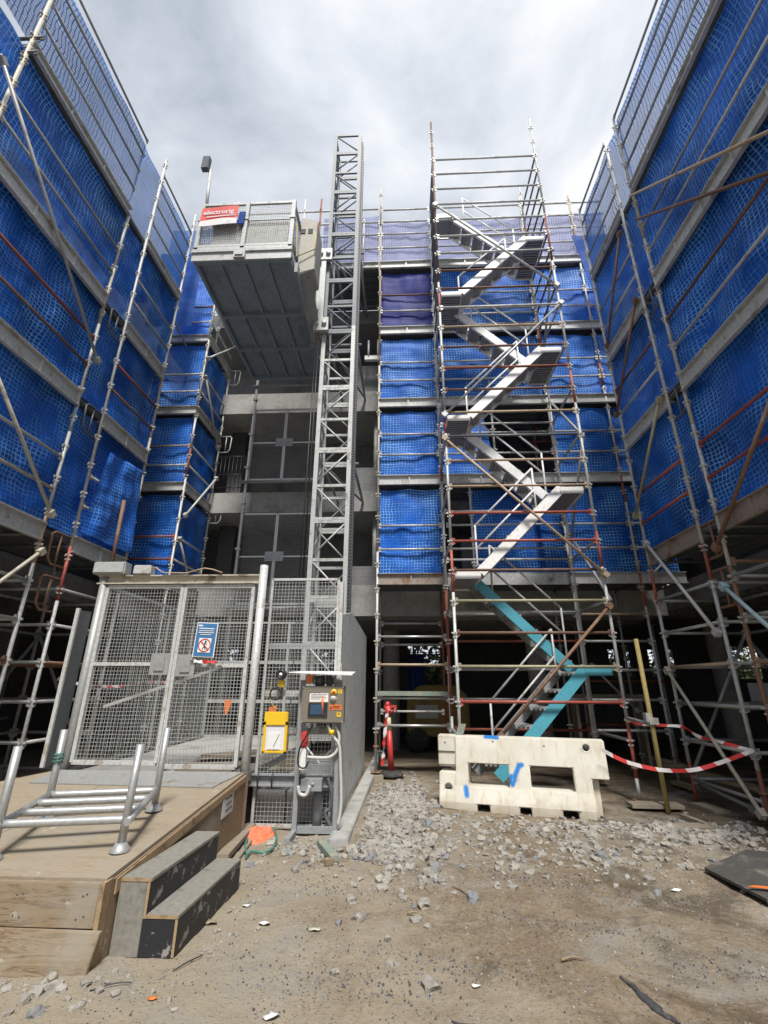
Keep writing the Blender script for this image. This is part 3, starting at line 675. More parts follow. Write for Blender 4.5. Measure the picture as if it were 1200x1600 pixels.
bX(rr, (1010, 850), (1120, 988), XR+e, 'galv'); bX(rr, (1043, 1048), (1190, 1272), XR+e, 'cream'); bX(rr, (1090, 1224), (1178, 1264), XR+.1, 'galv_dull')
bX(rf, (1215, 595), (1119, 855), XR+e, 'rust'); bX(rf, (1131, 917), (1225, 1001), XR+e, 'paleblue')
# two long tubes running out from the near right bay
for z, pa, pb_ in ((9.6, (985, 306), (1215, 199)), (9.1, (994, 343), (1215, 265))):
    m = MB(); a, b = oX(*pa, XR-.09), oX(*pb_, XR-.09); m.tube(a, b, TR); m.build('outrigger_tube', 'tan' if z > 9.3 else 'brown', rf, origin=a)
bX(lf, (4, 95), (152, 563), XL-e, 'galv_dull'); bX(lf, (-20, 548), (80, 803), XL-e, 'cream'); bX(lf, (-15, 920), (64, 862), XL-e, 'cream')
bX(lr, (250, 455), (300, 560), XL-.3, 'galv_dull')
for z in (9.95, 9.62): ledger(lf, (XL+.18, 3.45, z-.25), (XL-.6, 3.45, z-.25), 'galv_dark', 'transom')
for s, X, ya, yb, tf in ((1, XR, 5.8, 6.2, rr), (-1, XL, 5.83, 6.42, lr)):
    for i in range(3):
        hopup(tf, X+s*.02, yb, D[i]-.02, 0, -1, ('rust' if i == 0 else 'galv_dark'))
    hopup(tf, X+s*.02, yb, 2.9, 0, -1, 'rust')
# lower ground-level decks and toe boards inside the right bays
m = MB(); m.box(4.05, 5.2, 6.2, 7.6, 1.24, 1.29); m.build('deck', 'plank', rr, origin=(4.6, 7, 1.24))
m = MB(); m.box(5.05, 5.07, 5.9, 7.6, 1.3, 1.55); m.build('toe_board', 'toe', rr, origin=(5.06, 6.8, 1.3))
m = MB(); m.box(4.05, 5.2, 3, 5.8, 1.24, 1.29); m.build('deck', 'plank', rf, origin=(4.6, 5, 1.24))
for z, mt in ((2.95, 'rust'), (1.77, 'rust')): ledger(rf, (XR, 5.78, z), (XR+1.25, 5.78, z), mt, 'transom')
m = MB(); m.box(-6.1, -4.95, 6.45, 7.7, 1.74, 1.79); m.build('deck', 'rust', lr, origin=(-5.5, 7, 1.74))

# nets of the wings
k = 100
def wnet(X, y0, y1, i, side, bay, mat='net', fold=.06, z1=None):
    global k; k += 1
    a, b = (y0, y1) if X > 0 else (y1, y0)
    zt = z1 or D[i+1]-.13
    zb = D[i]+.03
    net('%s debris net on the %s scaffold, in the %s bay' % (('pale see-through blue' if mat == 'net_top' else 'blue')+' '+ORD[i], side, bay), [(X, a, zb), (X, b, zb), (X, b, zt), (X, a, zt)], mat, .05, fold, k, .05, bias=1, group='debris nets on the side scaffolds')
for i in range(4):
    mt = 'net_top' if i == 3 else 'net'; zt = (11.47 if i == 3 else None)
    wnet(XR+.045, 2.0, 5.82, i, 'right', 'near', mt, .075, zt); wnet(XR+.06, 5.8, 7.72, i, 'right', 'far', mt, .075, zt)
    wnet(XL-.045, 2.6, 5.85, i, 'left', 'near', mt, .075, zt); wnet(XL-.06, 5.83, 7.95, i, 'left', 'far', mt, .075, zt)
# plain sheets turning the top corners
net('plain blue sheet closing the top corner behind the right scaffold', [(4.3, 8.3, 9.9), (5.6, 8.3, 9.9), (5.6, 8.3, 11.6), (4.05, 8.3, 11.6)], 'net_solid', .05, .05, 61)
net('plain blue sheet closing the top corner behind the left scaffold', [(-6.0, 8.4, 9.3), (-4.9, 8.4, 9.3), (-4.9, 8.4, 11.6), (-6.0, 8.4, 11.6)], 'net_solid', .05, .05, 62)
# loose flap of netting
fl = [oX(172, 706, XL+.06), oX(222, 735, XL+.06), oX(205, 865, XL+.06), oX(125, 832, XL+.06)]
net('loose blue net flap hanging outside the rail of the left scaffold', [fl[3], fl[2], fl[1], fl[0]], 'net', .03, .09, 63, .04)
tb = MB(); tb.tube(oX(194, 782, XL+.12), oX(172, 895, XL+.12), .03); tag(tb.build('rusty_tube', 'rust'), 'short rusty tube standing against the low rail of the left scaffold', 'tube')

# ================================================================== SCAFFOLD ACROSS THE BACK
FYS, FYB = 9.0, 10.2
def fbay(t, x0, x1, levels, rails, beammat='toe'):
    for i in levels:
        zt = D[i]+.0
        deck_beam(t, (x0, FYS), (x1, FYS), zt, .22, beammat if i == 0 else 'toe'); deck(t, x0, x1, FYS+.05, FYB, zt-.05, 'X')
        for z, mt in rails.get(i, ((.5, 'galv'), (1.0, 'galv'))): ledger(t, (x0, FYS, zt+z), (x1, FYS, zt+z), mt)
        for x in (x0, x1): ledger(t, (x, FYS, zt-.14), (x, FYB, zt-.14), 'galv_dark', 'transom')
cb = thing('scaffold', 'slim scaffold bay between the hoist mast and the white stair tower', 'scaffold', (-.55, FYS, 0), 'scaffolds round the yard')
standard(cb, -.55, FYS, .12, 14.4, 'cream', ((8.5, 13.0, 'tan'), (.1, 4, 'galv')), True); standard(cb, .77, FYS, 0, 13.2, 'galv', ((2, 3.2, 'oxide'),), True)
standard(cb, -.55, FYB, 0, 11.9, 'galv_dull'); standard(cb, .77, FYB, 0, 11.9, 'oxide')
fbay(cb, -.55, .77, (0, 1, 2, 3, 4), {3: ((.5, 'galv'), (1.0, 'brown')), 4: ((.5, 'galv'), (1.0, 'galv'), (1.45, 'galv'), (1.9, 'galv'))}, 'toe_rust')
for z, mt, y in ((2.74, 'galv', FYB), (2.35, 'alu', FYS), (2.30, 'galv', FYB), (1.85, 'tan', FYS), (1.28, 'alu', FYS), (.83, 'alu', FYS), (1.0, 'galv', FYB)):
    ledger(cb, (-.55, y, z), (.77, y, z), mt)
m = MB(); m.box(-.53, .75, FYS-.05, FYS+.45, 1.32, 1.39); m.build('deck', 'green_board', cb, origin=(0, FYS, 1.32), label='green-grey plank deck')
for i in range(5):
    mt = ('net', 'net', 'net', 'net_violet', 'net_faded')[i]
    lab = ('lowest blue net in the slim bay right of the hoist mast', 'second blue net up in the slim bay right of the hoist mast', 'third blue net up in the slim bay, under the violet one', 'dark violet net in the slim bay right of the hoist mast', 'faded lilac see-through net at the head of the slim bay')[i]
    zt = (D[i+1]-.27 if i < 4 else 13.35); y = FYS+.07
    net(lab, [(-.52, y, D[i]+.02), (.75, y, D[i]+.02), (.75, y, zt), (-.52, y, zt)], mt, .10 if i != 4 else .22, .045, 20+i, .04)
# right part behind the stair
rbk = thing('scaffold', 'scaffold run behind the stair tower reaching the right-hand corner', 'scaffold', (3.2, FYS, 0), 'scaffolds round the yard')
standard(rbk, 3.2, FYS, 0, 14.0, 'galv', ((4.5, 5.4, 'galv'), (8.9, 9.6, 'oxide')), True); standard(rbk, 4.49, FYS, 0, 13.9, 'galv', ((2.9, 3.6, 'red'), (5.0, 5.6, 'oxide'), (7.8, 8.4, 'oxide'), (11.6, 13.9, 'tan')), True)
standard(rbk, 1.36, FYS, 3.6, 5.6, 'galv'); standard(rbk, 1.95, FYS, 5.7, 8.0, 'galv')
for x in (3.2, 4.49): standard(rbk, x, FYB, 0, 11.9, 'galv_dull')
R4 = {4: ((.5, 'galv'), (1.0, 'galv'), (1.45, 'galv'), (1.9, 'galv'))}
fbay(rbk, .82, 3.2, (0, 1, 2, 3, 4), R4); fbay(rbk, 3.2, 4.49, (0, 1, 2, 3, 4), R4); fbay(rbk, 4.49, 5.35, (0, 1, 2, 3, 4), R4)
for z, mt in ((2.27, 'galv'), (1.77, 'galv'), (1.27, 'galv'), (.78, 'galv'), (2.76, 'tan')):
    ledger(rbk, (3.2, FYS, z), (4.49, FYS, z), mt); ledger(rbk, (.8, FYS+.0, z-.0), (3.2, FYS, z), 'oxide' if z in (2.27, .78) else 'galv_dull')
brace(rbk, (4.49, 9.06, 3.3), (5.2, 9.06, 3.9), 'galv'); brace(rbk, oY(995, 1110, FYB), oY(925, 1040, FYB), 'galv_dull')
for i in range(5):
    zt = (D[i+1]-.27 if i < 4 else 13.4); y = FYS+.08; mt = 'net_faded' if i == 4 else 'net'
    lab = ('lowest', 'second', 'third', 'fourth', '')[i]
    net('blue net, %s up, in the corner bay right of the stair tower' % lab if i < 4 else 'faded lilac net at the top right corner of the back scaffold',
        [(3.24 if i not in (0, 2) else 2.75, y, D[i]+.02), (5.3, y, D[i]+.02), (5.3, y, zt), (3.24 if i not in (0, 2) else 2.75, y, zt)], mt, .08 if i < 4 else .16, .05, 30+i, .045)
y = FYS+.09
net('dark blue net filling the low bay directly behind the stair tower', [(1.45, y+.3, 3.55), (3.15, y+.3, 3.55), (3.15, y+.3, 5.5), (1.4, y+.3, 5.5)], 'net', .04, .05, 40, .045)
net('small blue net remnant left of the dark opening behind the stair', [(.84, y, 5.6), (2.0, y, 5.6), (1.75, y, 7.3), (.84, y, 7.3)], 'net', .04, .05, 41, .045)
net('blue net behind the stair tower above the dark opening', [(.84, y, 7.6), (2.75, y, 7.6), (2.75, y, 9.35), (.84, y, 9.35)], 'net', .06, .05, 42, .045)
net('blue net behind the uppermost stair flights', [(.84, y, 9.62), (3.2, y, 9.62), (3.2, y, 11.45), (.84, y, 11.45)], 'net', .06, .05, 43, .045)
net('faded lilac see-through net behind the head of the stair tower', [(.84, y, 11.74), (3.2, y, 11.74), (3.2, y, 13.35), (.84, y, 13.35)], 'net_faded', .25, .05, 44, .045)
# red frame standing in the dark opening
hf = thing('red_ladder_frame', 'small red tube frame leaning in the dark opening behind the stair', 'frame', oY(850, 745, FYB))
m = MB()
for a, b in (((825, 657), (862, 655)), ((832, 660), (852, 690)), ((862, 655), (868, 745)), ((828, 690), (868, 690)), ((835, 692), (852, 715)), ((840, 720), (855, 745)), ((855, 745), (868, 745)), ((852, 715), (872, 713))):
    m.tube(oY(*a, FYB-.2), oY(*b, FYB-.2), .016, 6)
m.build('frame', 'red', hf)
# left part, beyond the left wing
lb = thing('scaffold', 'scaffold bay in the left rear corner beside the hoist', 'scaffold', (-4.74, FYS, 0), 'scaffolds round the yard')
standard(lb, -4.74, FYS, 0, 11.3, 'galv', ((5.7, 6.4, 'oxide'), (7.2, 9.4, 'cream')), True); standard(lb, -5.95, FYS, 0, 12.0, 'galv'); standard(lb, -4.74, 10.4, 0, 9.6, 'galv', ((3.6, 4, 'cream'),)); standard(lb, -5.95, 10.4, 0, 9.6, 'galv')
for i in range(4):
    zt = D[i]-.08
    deck_beam(lb, (-5.95, FYS), (-4.74, FYS), zt, .2, 'toe'); deck(lb, -5.95, -4.78, FYS+.05, 10.3, zt-.05, 'X')
    deck_beam(lb, (-4.74, FYS), (-4.74, 10.4), zt, .2, 'toe', (1, 0))
    for z, mt in ((.42, 'oxide' if i == 0 else 'galv'), (.9, 'red' if i == 0 else ('galv', 'tan', 'galv', 'brown')[i])):
        ledger(lb, (-5.95, FYS, zt+z), (-4.74, FYS, zt+z), mt); ledger(lb, (-4.74, FYS, zt+z), (-4.74, 10.4, zt+z), 'galv')
    hopup(lb, -4.72, 10.4, zt, .75, 0, 'galv_dull')
    if i < 3:
        top = D[i+1]-.3
        net('%s blue net facing the yard in the left rear corner' % ORD[i], [(-6.0, 9.07, zt+.02), (-4.78, 9.07, zt+.02), (-4.78, 9.07, top), (-6.0, 9.07, top)], 'net', .06, .06, 50+i, .045)
        net('%s blue net on the flank of the left corner scaffold, beside the hoist' % ORD[i], [(-4.82, FYS+.05, zt+.02), (-4.82, 10.5, zt+.02), (-4.82, 10.5, top), (-4.82, FYS+.05, top)], 'net', .05, .06, 54+i, .045)
net('topmost blue net facing the yard in the left rear corner', [(-6.0, 9.07, D[3]-.05), (-4.78, 9.07, D[3]-.05), (-4.78, 9.07, 11.5), (-6.0, 9.07, 11.5)], 'net', .06, .06, 58, .045)
for a, b, mt in (((325, 560), (368, 542), 'galv'), ((290, 805), (338, 748), 'galv'), ((322, 590), (340, 700), 'galv_dull'), ((281, 843), (295, 905), 'galv')): brace(lb, oX(*a, -4.66), oX(*b, -4.66), mt)
# head of the back scaffold, left of the slim bay
tp = thing('scaffold', 'top lift of scaffold crossing behind the hoist cage and mast', 'scaffold', (-2.6, FYS, 9.6), 'scaffolds round the yard')
for x in (-4.55, -2.65, -2.2, -1.0): standard(tp, x, FYS, 9.3 if x != -1.0 else 11.5, 14.15 if x < -1.5 else 13.3, 'galv' if x != -2.2 else 'oxide')
deck_beam(tp, (-4.6, FYS), (-.6, FYS), D[4], .2); deck(tp, -4.6, -.6, FYS+.05, FYB+.3, D[4]-.05, 'X')
for z in (.5, 1.0, 1.45, 1.95): ledger(tp, (-4.7, FYS, D[4]+z), (-.55, FYS, D[4]+z), 'galv')
for x0, x1, lab in ((-4.6, -2.7, 'faded lilac net at the top of the back scaffold, behind the hoist cage'), (-2.1, -.6, 'faded lilac net at the top of the back scaffold, behind the mast')):
    net(lab, [(x0, FYS+.07, D[4]+.02), (x1, FYS+.07, D[4]+.02), (x1, FYS+.07, 13.55), (x0, FYS+.07, 13.55)], 'net_faded', .16, .04, int(x0*-10), .045)
net('blue net at the top of the back scaffold over the left corner', [(-6.3, FYS+.07, D[4]-.3), (-4.7, FYS+.07, D[4]-.3), (-4.7, FYS+.07, 13.3), (-6.3, FYS+.07, 13.3)], 'net_top', .1, .05, 77, .045)
m = MB(); m.box(-1.0, -.5, FYB-.2, FYB-.1, 9.5, 9.62); m.tube((-.9, FYB-.2, 9.6), (-.9, FYB-.2, 10.1), .025); m.tube((-.65, FYB-.2, 9.6), (-.65, FYB-.2, 10.1), .025); m.build('landing_rail', 'alu_white', tp, origin=(-.7, FYB-.2, 9.5))

# ================================================================== STAIR TOWER
SY, SB, SX0, SX1 = 7.5, 8.75, .765, 3.175
st = thing('stair_tower', 'tall scaffold stair tower with zigzag white aluminium flights', 'stair tower', (SX0, SY, 0))
standard(st, SX0, SY, .05, 14.6, 'galv', ((2.9, 3.6, 'red'), (5.8, 6.2, 'red'), (8.6, 9.1, 'red'), (9.4, 14.6, 'brown')), True, .275)
standard(st, SX1, SY, .05, 14.65, 'galv', ((.3, 1.0, 'red'), (3.3, 3.9, 'red'), (6.4, 7.1, 'red'), (9.9, 11.3, 'oxide')), True, .275)
standard(st, SX0, SB, .05, 13.4, 'galv', ((1, 3.2, 'oxide'), (5.4, 5.8, 'oxide')), True, .275); standard(st, SX1-.02, SB, .05, 14.0, 'galv', ((8.8, 9.4, 'oxide'), (11.5, 12.5, 'oxide')), True, .275)
fc = ['red', 'red', 'olive', 'brown', 'olive', 'brown', 'red', 'red', 'tan', 'tan', 'galv_dark', 'tan', 'brown', 'oxide', 'brown', 'brown', 'brown', 'brown', 'brown', 'galv', 'galv', 'galv', 'galv', 'galv', 'galv', 'galv']
ZS = [.775+.4975*i for i in range(26)]
for i, z in enumerate(ZS):
    mt = fc[i]
    if i in (15, 16, 17): mt = ('tan', 'galv', 'brown')[i-15]
    if i > 0: ledger(st, (SX0, SY, z), (SX1, SY, z), mt)
    if i > 16 or i % 2 == 0:
        ledger(st, (SX0, SY, z), (SX0, SB, z), 'galv_dark' if i > 16 else 'galv_dull', 'transom')
        ledger(st, (SX1, SY, z), (SX1, SB, z), 'galv_dark' if i > 16 else 'galv_dull', 'transom')
    if i in (4, 6, 8, 12, 15, 18, 21, 23): ledger(st, (SX0, SB, z), (SX1, SB, z), 'galv')
for a, b, mt in (((680, 320), (870, 445), 'galv'), ((695, 648), (876.7, 473), 'alu'), ((695, 685), (947, 898), 'tan'), ((952, 947), (783, 1150), 'rust')):
    brace(st, oY(*a, SY-.06), oY(*b, SY-.06), mt)
for z0, z1, flip in ((2.8, 4.2, 0), (4.2, 5.7, 1), (5.7, 7.2, 0), (8.7, 10.2, 1), (10.2, 11.7, 0)):
    a, b = (SX1+.04, SY, z0), (SX1+.04, SB, z1); brace(st, a if not flip else (a[0], SB, z0), b if not flip else (b[0], SY, z1), 'galv_dull', False)
XLa, XRa = 1.22, 2.72
def flight(lane, zl, zr, mat, mat_rib, n=6, xl=XLa, xr=XRa):
    """one flight: two stringers, treads, handrail; zl, zr = heights at its left and right ends"""
    y0 = SY+.09 if lane == 0 else SY+.66
    y1 = y0+.50
    p, q = Vector((xl, 0, zl)), Vector((xr, 0, zr)); d = (q-p).normalized(); nrm = Vector((-d.z, 0, d.x))
    if nrm.z < 0: nrm = -nrm
    m = MB()
    for y in (y0, y1):
        shx = Vector((-.26, 0, 0)) if (mat == 'skyblue' and lane == 0 and y == y1) else Vector()
        m.cur = 1 if (mat == 'skyblue' and y == y1) else 0; h0, h1 = -.105, .06
        a, b = p+shx, q+shx
        cs = [a+nrm*h0, b+nrm*h0, b+nrm*h1, a+nrm*h1]
        # plumb-cut ends
        m.prism([Vector((v.x, y-.006, v.z)) for v in cs], (0, .012, 0))
        for hh in (h0, h1-.012):
            c2 = [a+nrm*hh, b+nrm*hh, b+nrm*(hh+.012), a+nrm*(hh+.012)]; s = .045 if y == y0 else -.045
            m.prism([Vector((v.x, y+(.006 if y == y0 else -.006), v.z)) for v in c2], (0, s, 0))
        for i in range(n):
            t = (i+.5)/n; c = p+(q-p)*t
            for dx in (-.06, .06):
                m.lathe((c.x+dx, y-.006, c.z+.0), [(0, .004), (.008, .004), (.008, 0)], 6, 'y')
    f = m.build('stair_flight', [mat, 'galv_dull'], st, origin=(xl, y0, min(zl, zr)), label='turquoise painted stair flight' if mat == 'skyblue' else None)
    for i in range(n):
        t = (i+.5)/n; c = p+(q-p)*t
        if mat == 'skyblue' and lane == 0: c = c+Vector((-.16, 0, .06))
        m = MB(); m.box(c.x-.13, c.x+.13, y0+.012, y1-.012, c.z-.03, c.z)
        for k_ in range(4): m.box(c.x-.125+k_*.065, c.x-.09+k_*.065, y0+.012, y1-.012, c.z-.055, c.z-.032)
        m.build('tread', mat_rib, f, origin=(c.x, y0, c.z))
    y = y1 if lane == 0 else y0
    m = MB(); a = p+(q-p)*.04; b = p+(q-p)*.80
    if zl > zr: a = p+(q-p)*.20; b = p+(q-p)*.96
    m2 = .018
    for pt in (a, b): m.tube((pt.x, y+.03, pt.z-.05), (pt.x, y+.03, pt.z+.92), m2)
    for h in (.92, .48): m.tube((a.x, y+.03, a.z+h), (b.x, y+.03, b.z+h), m2)
    m.build('handrail', 'alu_white' if mat != 'skyblue' else 'galv', f, origin=(a.x, y, a.z))
    return f
def landing(x0, x1, z, mat, rib, ys=.075):
    SY = globals()['SY']+ys-.075
    m = MB(); m.box(x0, x1, SY+.075, SY+.087, z-.12, z+.0); m.box(x0, x1, SB-.11, SB-.098, z-.12, z); m.box(x0, x0+.012, SY+.087, SB-.11, z-.12, z-.013); m.box(x1-.012, x1, SY+.087, SB-.11, z-.12, z-.013); f = m.build('stair_landing', mat, st, origin=(x0, SY, z), label='turquoise edged stair landing' if mat == 'skyblue' else None)
    m = MB(); n = 5; w = (SB-.11-SY-.09)/n
    for i in range(n):
        a = SY+.09+i*w; m.box(x0+.013, x1-.013, a+.005, a+w-.005, z-.05, z-.015)
        for e_ in range(3): m.box(x0+.013, x1-.013, a+.03+e_*.07, a+.06+e_*.07, z-.09, z-.052)
    m.build('plank', rib, f, origin=(x0, SY, z))
LZ = [1.77, 3.26, 4.75, 6.24, 7.74, 9.23, 10.72, 12.21]
W, RB = 'alu_white', 'alu_ribbed'
for i, z in enumerate(LZ):
    blue = i == 0
    if i % 2 == 0: landing(XRa-.02, SX1-.07, z, 'skyblue' if blue else W, 'galv_dull' if blue else RB)
    else: landing(SX0+.05, XLa+.02, z, W, RB, .075 if i < 7 else .60)
flight(0, .28, 1.77, 'skyblue', 'galv_dull', 6, 1.28, XRa)
for i in range(7):
    if i % 2 == 0: flight(1, LZ[i+1], LZ[i], 'skyblue' if i == 0 else W, 'galv_dull' if i == 0 else RB)
    else: flight(0, LZ[i], LZ[i+1], W, RB)
# steel planks at deck height behind the lowest white flight
m = MB(); m.box(1.3, 3.05, 8.78, 8.80, 3.28, 3.5); m.build('toe_board', 'toe', st, origin=(2.2, 8.79, 3.28))

# ================================================================== HOIST
def mesh_fill(m, p00, p10, p11, p01, pitch=.045, w=.0038):
    p00, p10, p11, p01 = [Vector(p) for p in (p00, p10, p11, p01)]
    nu, nv = max(2, round((p10-p00).length/pitch)), max(2, round((p01-p00).length/pitch))
    n = (p10-p00).cross(p01-p00).normalized()*w*.5
    for i in range(1, nu): m.bar(p00.lerp(p10, i/nu)+n, p01.lerp(p11, i/nu)+n, w, w, (p10-p00))
    for i in range(1, nv): m.bar(p00.lerp(p01, i/nv)-n, p10.lerp(p11, i/nv)-n, w, w, (p01-p00))
def frame_of(m, p00, p10, p11, p01, w=.04, d=.04):
    for a, b in ((p00, p10), (p10, p11), (p11, p01), (p01, p00)): m.bar(a, b, d, w)
mast = thing('hoist_mast', 'square galvanised lattice mast of the construction hoist rising above the roofline', 'hoist mast', (-1.27, 7.9, 0))
MX0, MX1, MY0, MY1, MT = -1.60, -1.0, 7.6, 8.2, 14.35
m = MB()
for x in (MX0, MX1):
    for y in (MY0, MY1):
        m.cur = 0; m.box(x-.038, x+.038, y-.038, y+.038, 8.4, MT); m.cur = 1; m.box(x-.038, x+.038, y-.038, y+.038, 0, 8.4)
m.build('corner_post', ['mast_grey', 'wire'], mast, origin=(MX0, MY0, 0))
nlev = 21; st_ = MT/nlev
for i in range(nlev):
    z0, z1 = i*st_+.12, (i+1)*st_+.06
    m = MB()
    for y in (MY0, MY1): m.box(MX0, MX1, y-.02, y+.02, z1-.025, z1+.025)
    for x in (MX0, MX1): m.box(x-.02, x+.02, MY0, MY1, z1-.025, z1+.025)
    f = i % 2
    if i % 2 == 0:
        for y in (MY0, MY1): m.box(MX0, MX1, y-.02, y+.02, z0-.03, z0+.02)
    a, b = (MX0, MX1) if f else (MX1, MX0)
    m.tube((a, MY0, z0), (b, MY0, z1), .017, 6); m.tube((b, MY1, z0), (a, MY1, z1), .017, 6)
    a, b = (MY0, MY1) if f else (MY1, MY0)
    m.tube((MX0, a, z0), (MX0, b, z1), .017, 6); m.tube((MX1, b, z0), (MX1, a, z1), .017, 6)
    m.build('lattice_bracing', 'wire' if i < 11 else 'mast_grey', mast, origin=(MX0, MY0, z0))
m = MB(); m.box(MX1+.04, MX1+.10, MY0-.03, MY0+.03, .4, MT-.35)
for i in range(240): z = .45+i*.057; m.box(MX1+.055, MX1+.085, MY0-.045, MY0-.03, z, z+.03)
m.build('gear_rack', 'dark_paint', mast, origin=(MX1, MY0, .4))
for z in (5.6, 8.5, 11.2):
    m = MB()
    for x in (MX0, MX1): m.tube((x, MY1, z), (x, 10.36, z), .03)
    m.tube((MX0, MY1+.1, z), (MX1, 10.3, z), .025); m.tube((MX0-.1, MY1+.06, z), (MX1+.1, MY1+.06, z), .03); m.build('wall_tie', 'galv_dull', mast, origin=(MX0, MY1, z))
for x, y, z0, z1 in ((-1.75, 7.5, .6, 8.8), (-1.70, 7.52, 2.4, 8.8)):
    m = MB(); m.path([(x, y, z0), (x+.01, y, (z0+z1)/2), (x, y, z1)], .012, 6); m.build('power_cable', 'black', mast, origin=(x, y, z0))

HX0, HX1, HY0, HY1, HZ = -3.69, -1.95, 6.0, 9.45, 8.5
cage = thing('hoist_cage', 'grey mesh sided hoist cage parked high on the left of the mast', 'hoist cage', (-2.8, 7.7, HZ))
def cp_(name, mat, m, o, bevel=0, label=None): return m.build(name, mat, cage, origin=o, bevel=bevel, label=label)
m = MB(); m.box(HX0, HX1, HY0, HY1, HZ+.1, HZ+.16)
for y in (HY0+.05, 7.35, 8.35, HY1-.06): m.box(HX0, HX1, y-.04, y+.04, HZ-.0, HZ+.11)
for x in (-3.25, -2.82, -2.4): m.box(x-.03, x+.03, HY0+.1, HY1-.1, HZ+.03, HZ+.1)
for x in (HX0+.03, HX1-.03): m.box(x-.03, x+.03, HY0, HY1, HZ-.004, HZ+.12)
fl_ = cp_('floor', 'cage_floor', m, (HX0, HY0, HZ))
m = MB(); m.box(HX0-.02, HX1+.02, HY0-.03, HY0, HZ-.02, HZ+.17); m.box(HX0-.03, HX1+.03, HY0-.06, HY0-.03, HZ+.15, HZ+.18); m.box(HX0-.02, HX1+.02, HY0-.03, HY0-.0, HZ+.22, HZ+.3)
cp_('front_sill', 'cage', m, (HX0, HY0, HZ))
m = MB(); m.box(-2.93, -2.73, HY0-.1, HY0-.06, HZ-.04, HZ+.12); m.box(-2.9, -2.76, HY0-.12, HY0-.1, HZ+.0, HZ+.08); cp_('gate_catch', 'cage', m, (-2.83, HY0, HZ))
for x in (HX0+.02, -2.83, HX1-.02):
    m = MB(); m.box(x-.035, x+.035, HY0-.03, HY0+.03, HZ+.17, HZ+1.42); m.box(x-.05, x+.05, HY0-.045, HY0+.045, HZ+.2, HZ+.24); m.box(x-.05, x+.05, HY0-.045, HY0+.045, HZ+.95, HZ+1.0); cp_('post', 'cage', m, (x, HY0, HZ))
for x in (HX0+.03, HX1-.03):
    m = MB()
    for y in (7.2, 8.3, HY1-.04): m.box(x-.03, x+.03, y-.03, y+.03, HZ+.16, HZ+1.4)
    for z in (.5, 1.38): m.box(x-.025, x+.025, HY0, HY1, HZ+z, HZ+z+.05)
    mesh_fill(m, (x, HY0, HZ+.18), (x, HY1, HZ+.18), (x, HY1, HZ+1.36), (x, HY0, HZ+1.36), .06, .005); cp_('side_panel', 'cage', m, (x, HY0, HZ))
for a, b in ((HX0+.05, -2.87), (-2.79, HX1-.05)):
    m = MB(); mesh_fill(m, (a, HY0, HZ+.32), (b, HY0, HZ+.32), (b, HY0, HZ+1.36), (a, HY0, HZ+1.36), .04, .005)
    m.box(a, b, HY0-.02, HY0+.02, HZ+.32, HZ+.36); m.box(a, b, HY0-.02, HY0+.02, HZ+1.36, HZ+1.41); m.box(a, b, HY0-.012, HY0+.012, HZ+.95, HZ+.97); cp_('front_mesh', 'wire', m, (a, HY0, HZ))
m = MB(); m.box(HX0+.08, HX1-.08, HY1-.05, HY1-.02, HZ+.2, HZ+.98); cp_('rear_sheet', 'white_panel', m, (HX0, HY1, HZ))
m = MB(); m.box(HX0+.25, HX1-.1, HY0+.04, HY0+.055, HZ+.3, HZ+.97); cp_('inner_sheet', 'white_panel', m, (HX0, HY0+.3, HZ))
m = MB(); m.box(HX0+.05, HX1, HY0+.02, HY0+.05, HZ+1.41, HZ+1.45); m.tube((HX0, HY1, HZ+1.42), (HX1, HY1, HZ+1.42), .025); cp_('top_rail', 'cage', m, (HX0, HY0, HZ+1.4))
# drive housing between cage and mast
m = MB(); m.prism([(HX1+.04, 6.35, HZ+.02), (-1.60, 6.35, HZ+.12), (-1.60, 6.35, HZ+1.35), (HX1+.04, 6.35, HZ+1.45)], (0, .5, 0)); cp_('control_cabin', 'cabin', m, (-1.8, 6.6, HZ), .012)
for x in (-1.86, -1.72):
    m = MB()
    for i in range(4): m.box(x-.045, x+.045, 6.335, 6.348, HZ+1.02+i*.03, HZ+1.035+i*.03)
    cp_('vent', 'dark_paint', m, (x, 6.34, HZ+1.0))
m = MB(); m.prism([(HX1+.03, 6.36, HZ+.0), (-1.66, 6.36, HZ+.1), (-1.72, 8.0, HZ-.2), (HX1+.03, 8.0, HZ-.25)], (0, 0, .03)); m.box(HX1+.03, HX1+.09, 6.2, 8.5, HZ-.1, HZ+.12); m.box(HX1+.0, -1.62, 7.9, 7.98, HZ-.3, HZ+.1)
cp_('drive_bracket', 'grey_paint', m, (HX1, 7, HZ))
m = MB(); m.box(-1.82, -1.66, 7.5, 7.66, HZ-.3, HZ+2.0); m.box(-1.72, -1.62, 7.44, 7.5, HZ+.0, HZ+1.9); cp_('guide_frame', 'cage', m, (-1.7, 7.5, HZ))
for z in (-.15, 1.75):
    m = MB(); m.box(-1.80, -1.5, 7.42, 7.5, HZ+z-.16, HZ+z+.16)
    for x in (-1.74, -1.58): m.lathe((x, 7.42, HZ+z), [(0, .04), (.05, .04), (.05, 0)], 12, 'y')
    cp_('guide_roller', 'cage', m, (-1.65, 7.45, HZ+z))
for i in range(4):
    z = HZ+.55+i*.42; m = MB(); m.lathe((-1.88, 7.4, z), [(0, 0), (.09, 0), (.09, .3), (.05, .34), (0, .34)], 14); cp_('drive_motor', 'dark_paint' if i % 2 else 'grey_paint', m, (-1.88, 7.4, z))
m = MB(); m.path([(-1.62, 6.33, HZ+1.0), (-1.6, 6.3, HZ+.55), (-1.93, 6.28, HZ+.35), (-1.95, 6.2, HZ+1.1)], .012, 6); cp_('yellowed_cable', 'rope', m, (-1.8, 6.3, HZ+.6))
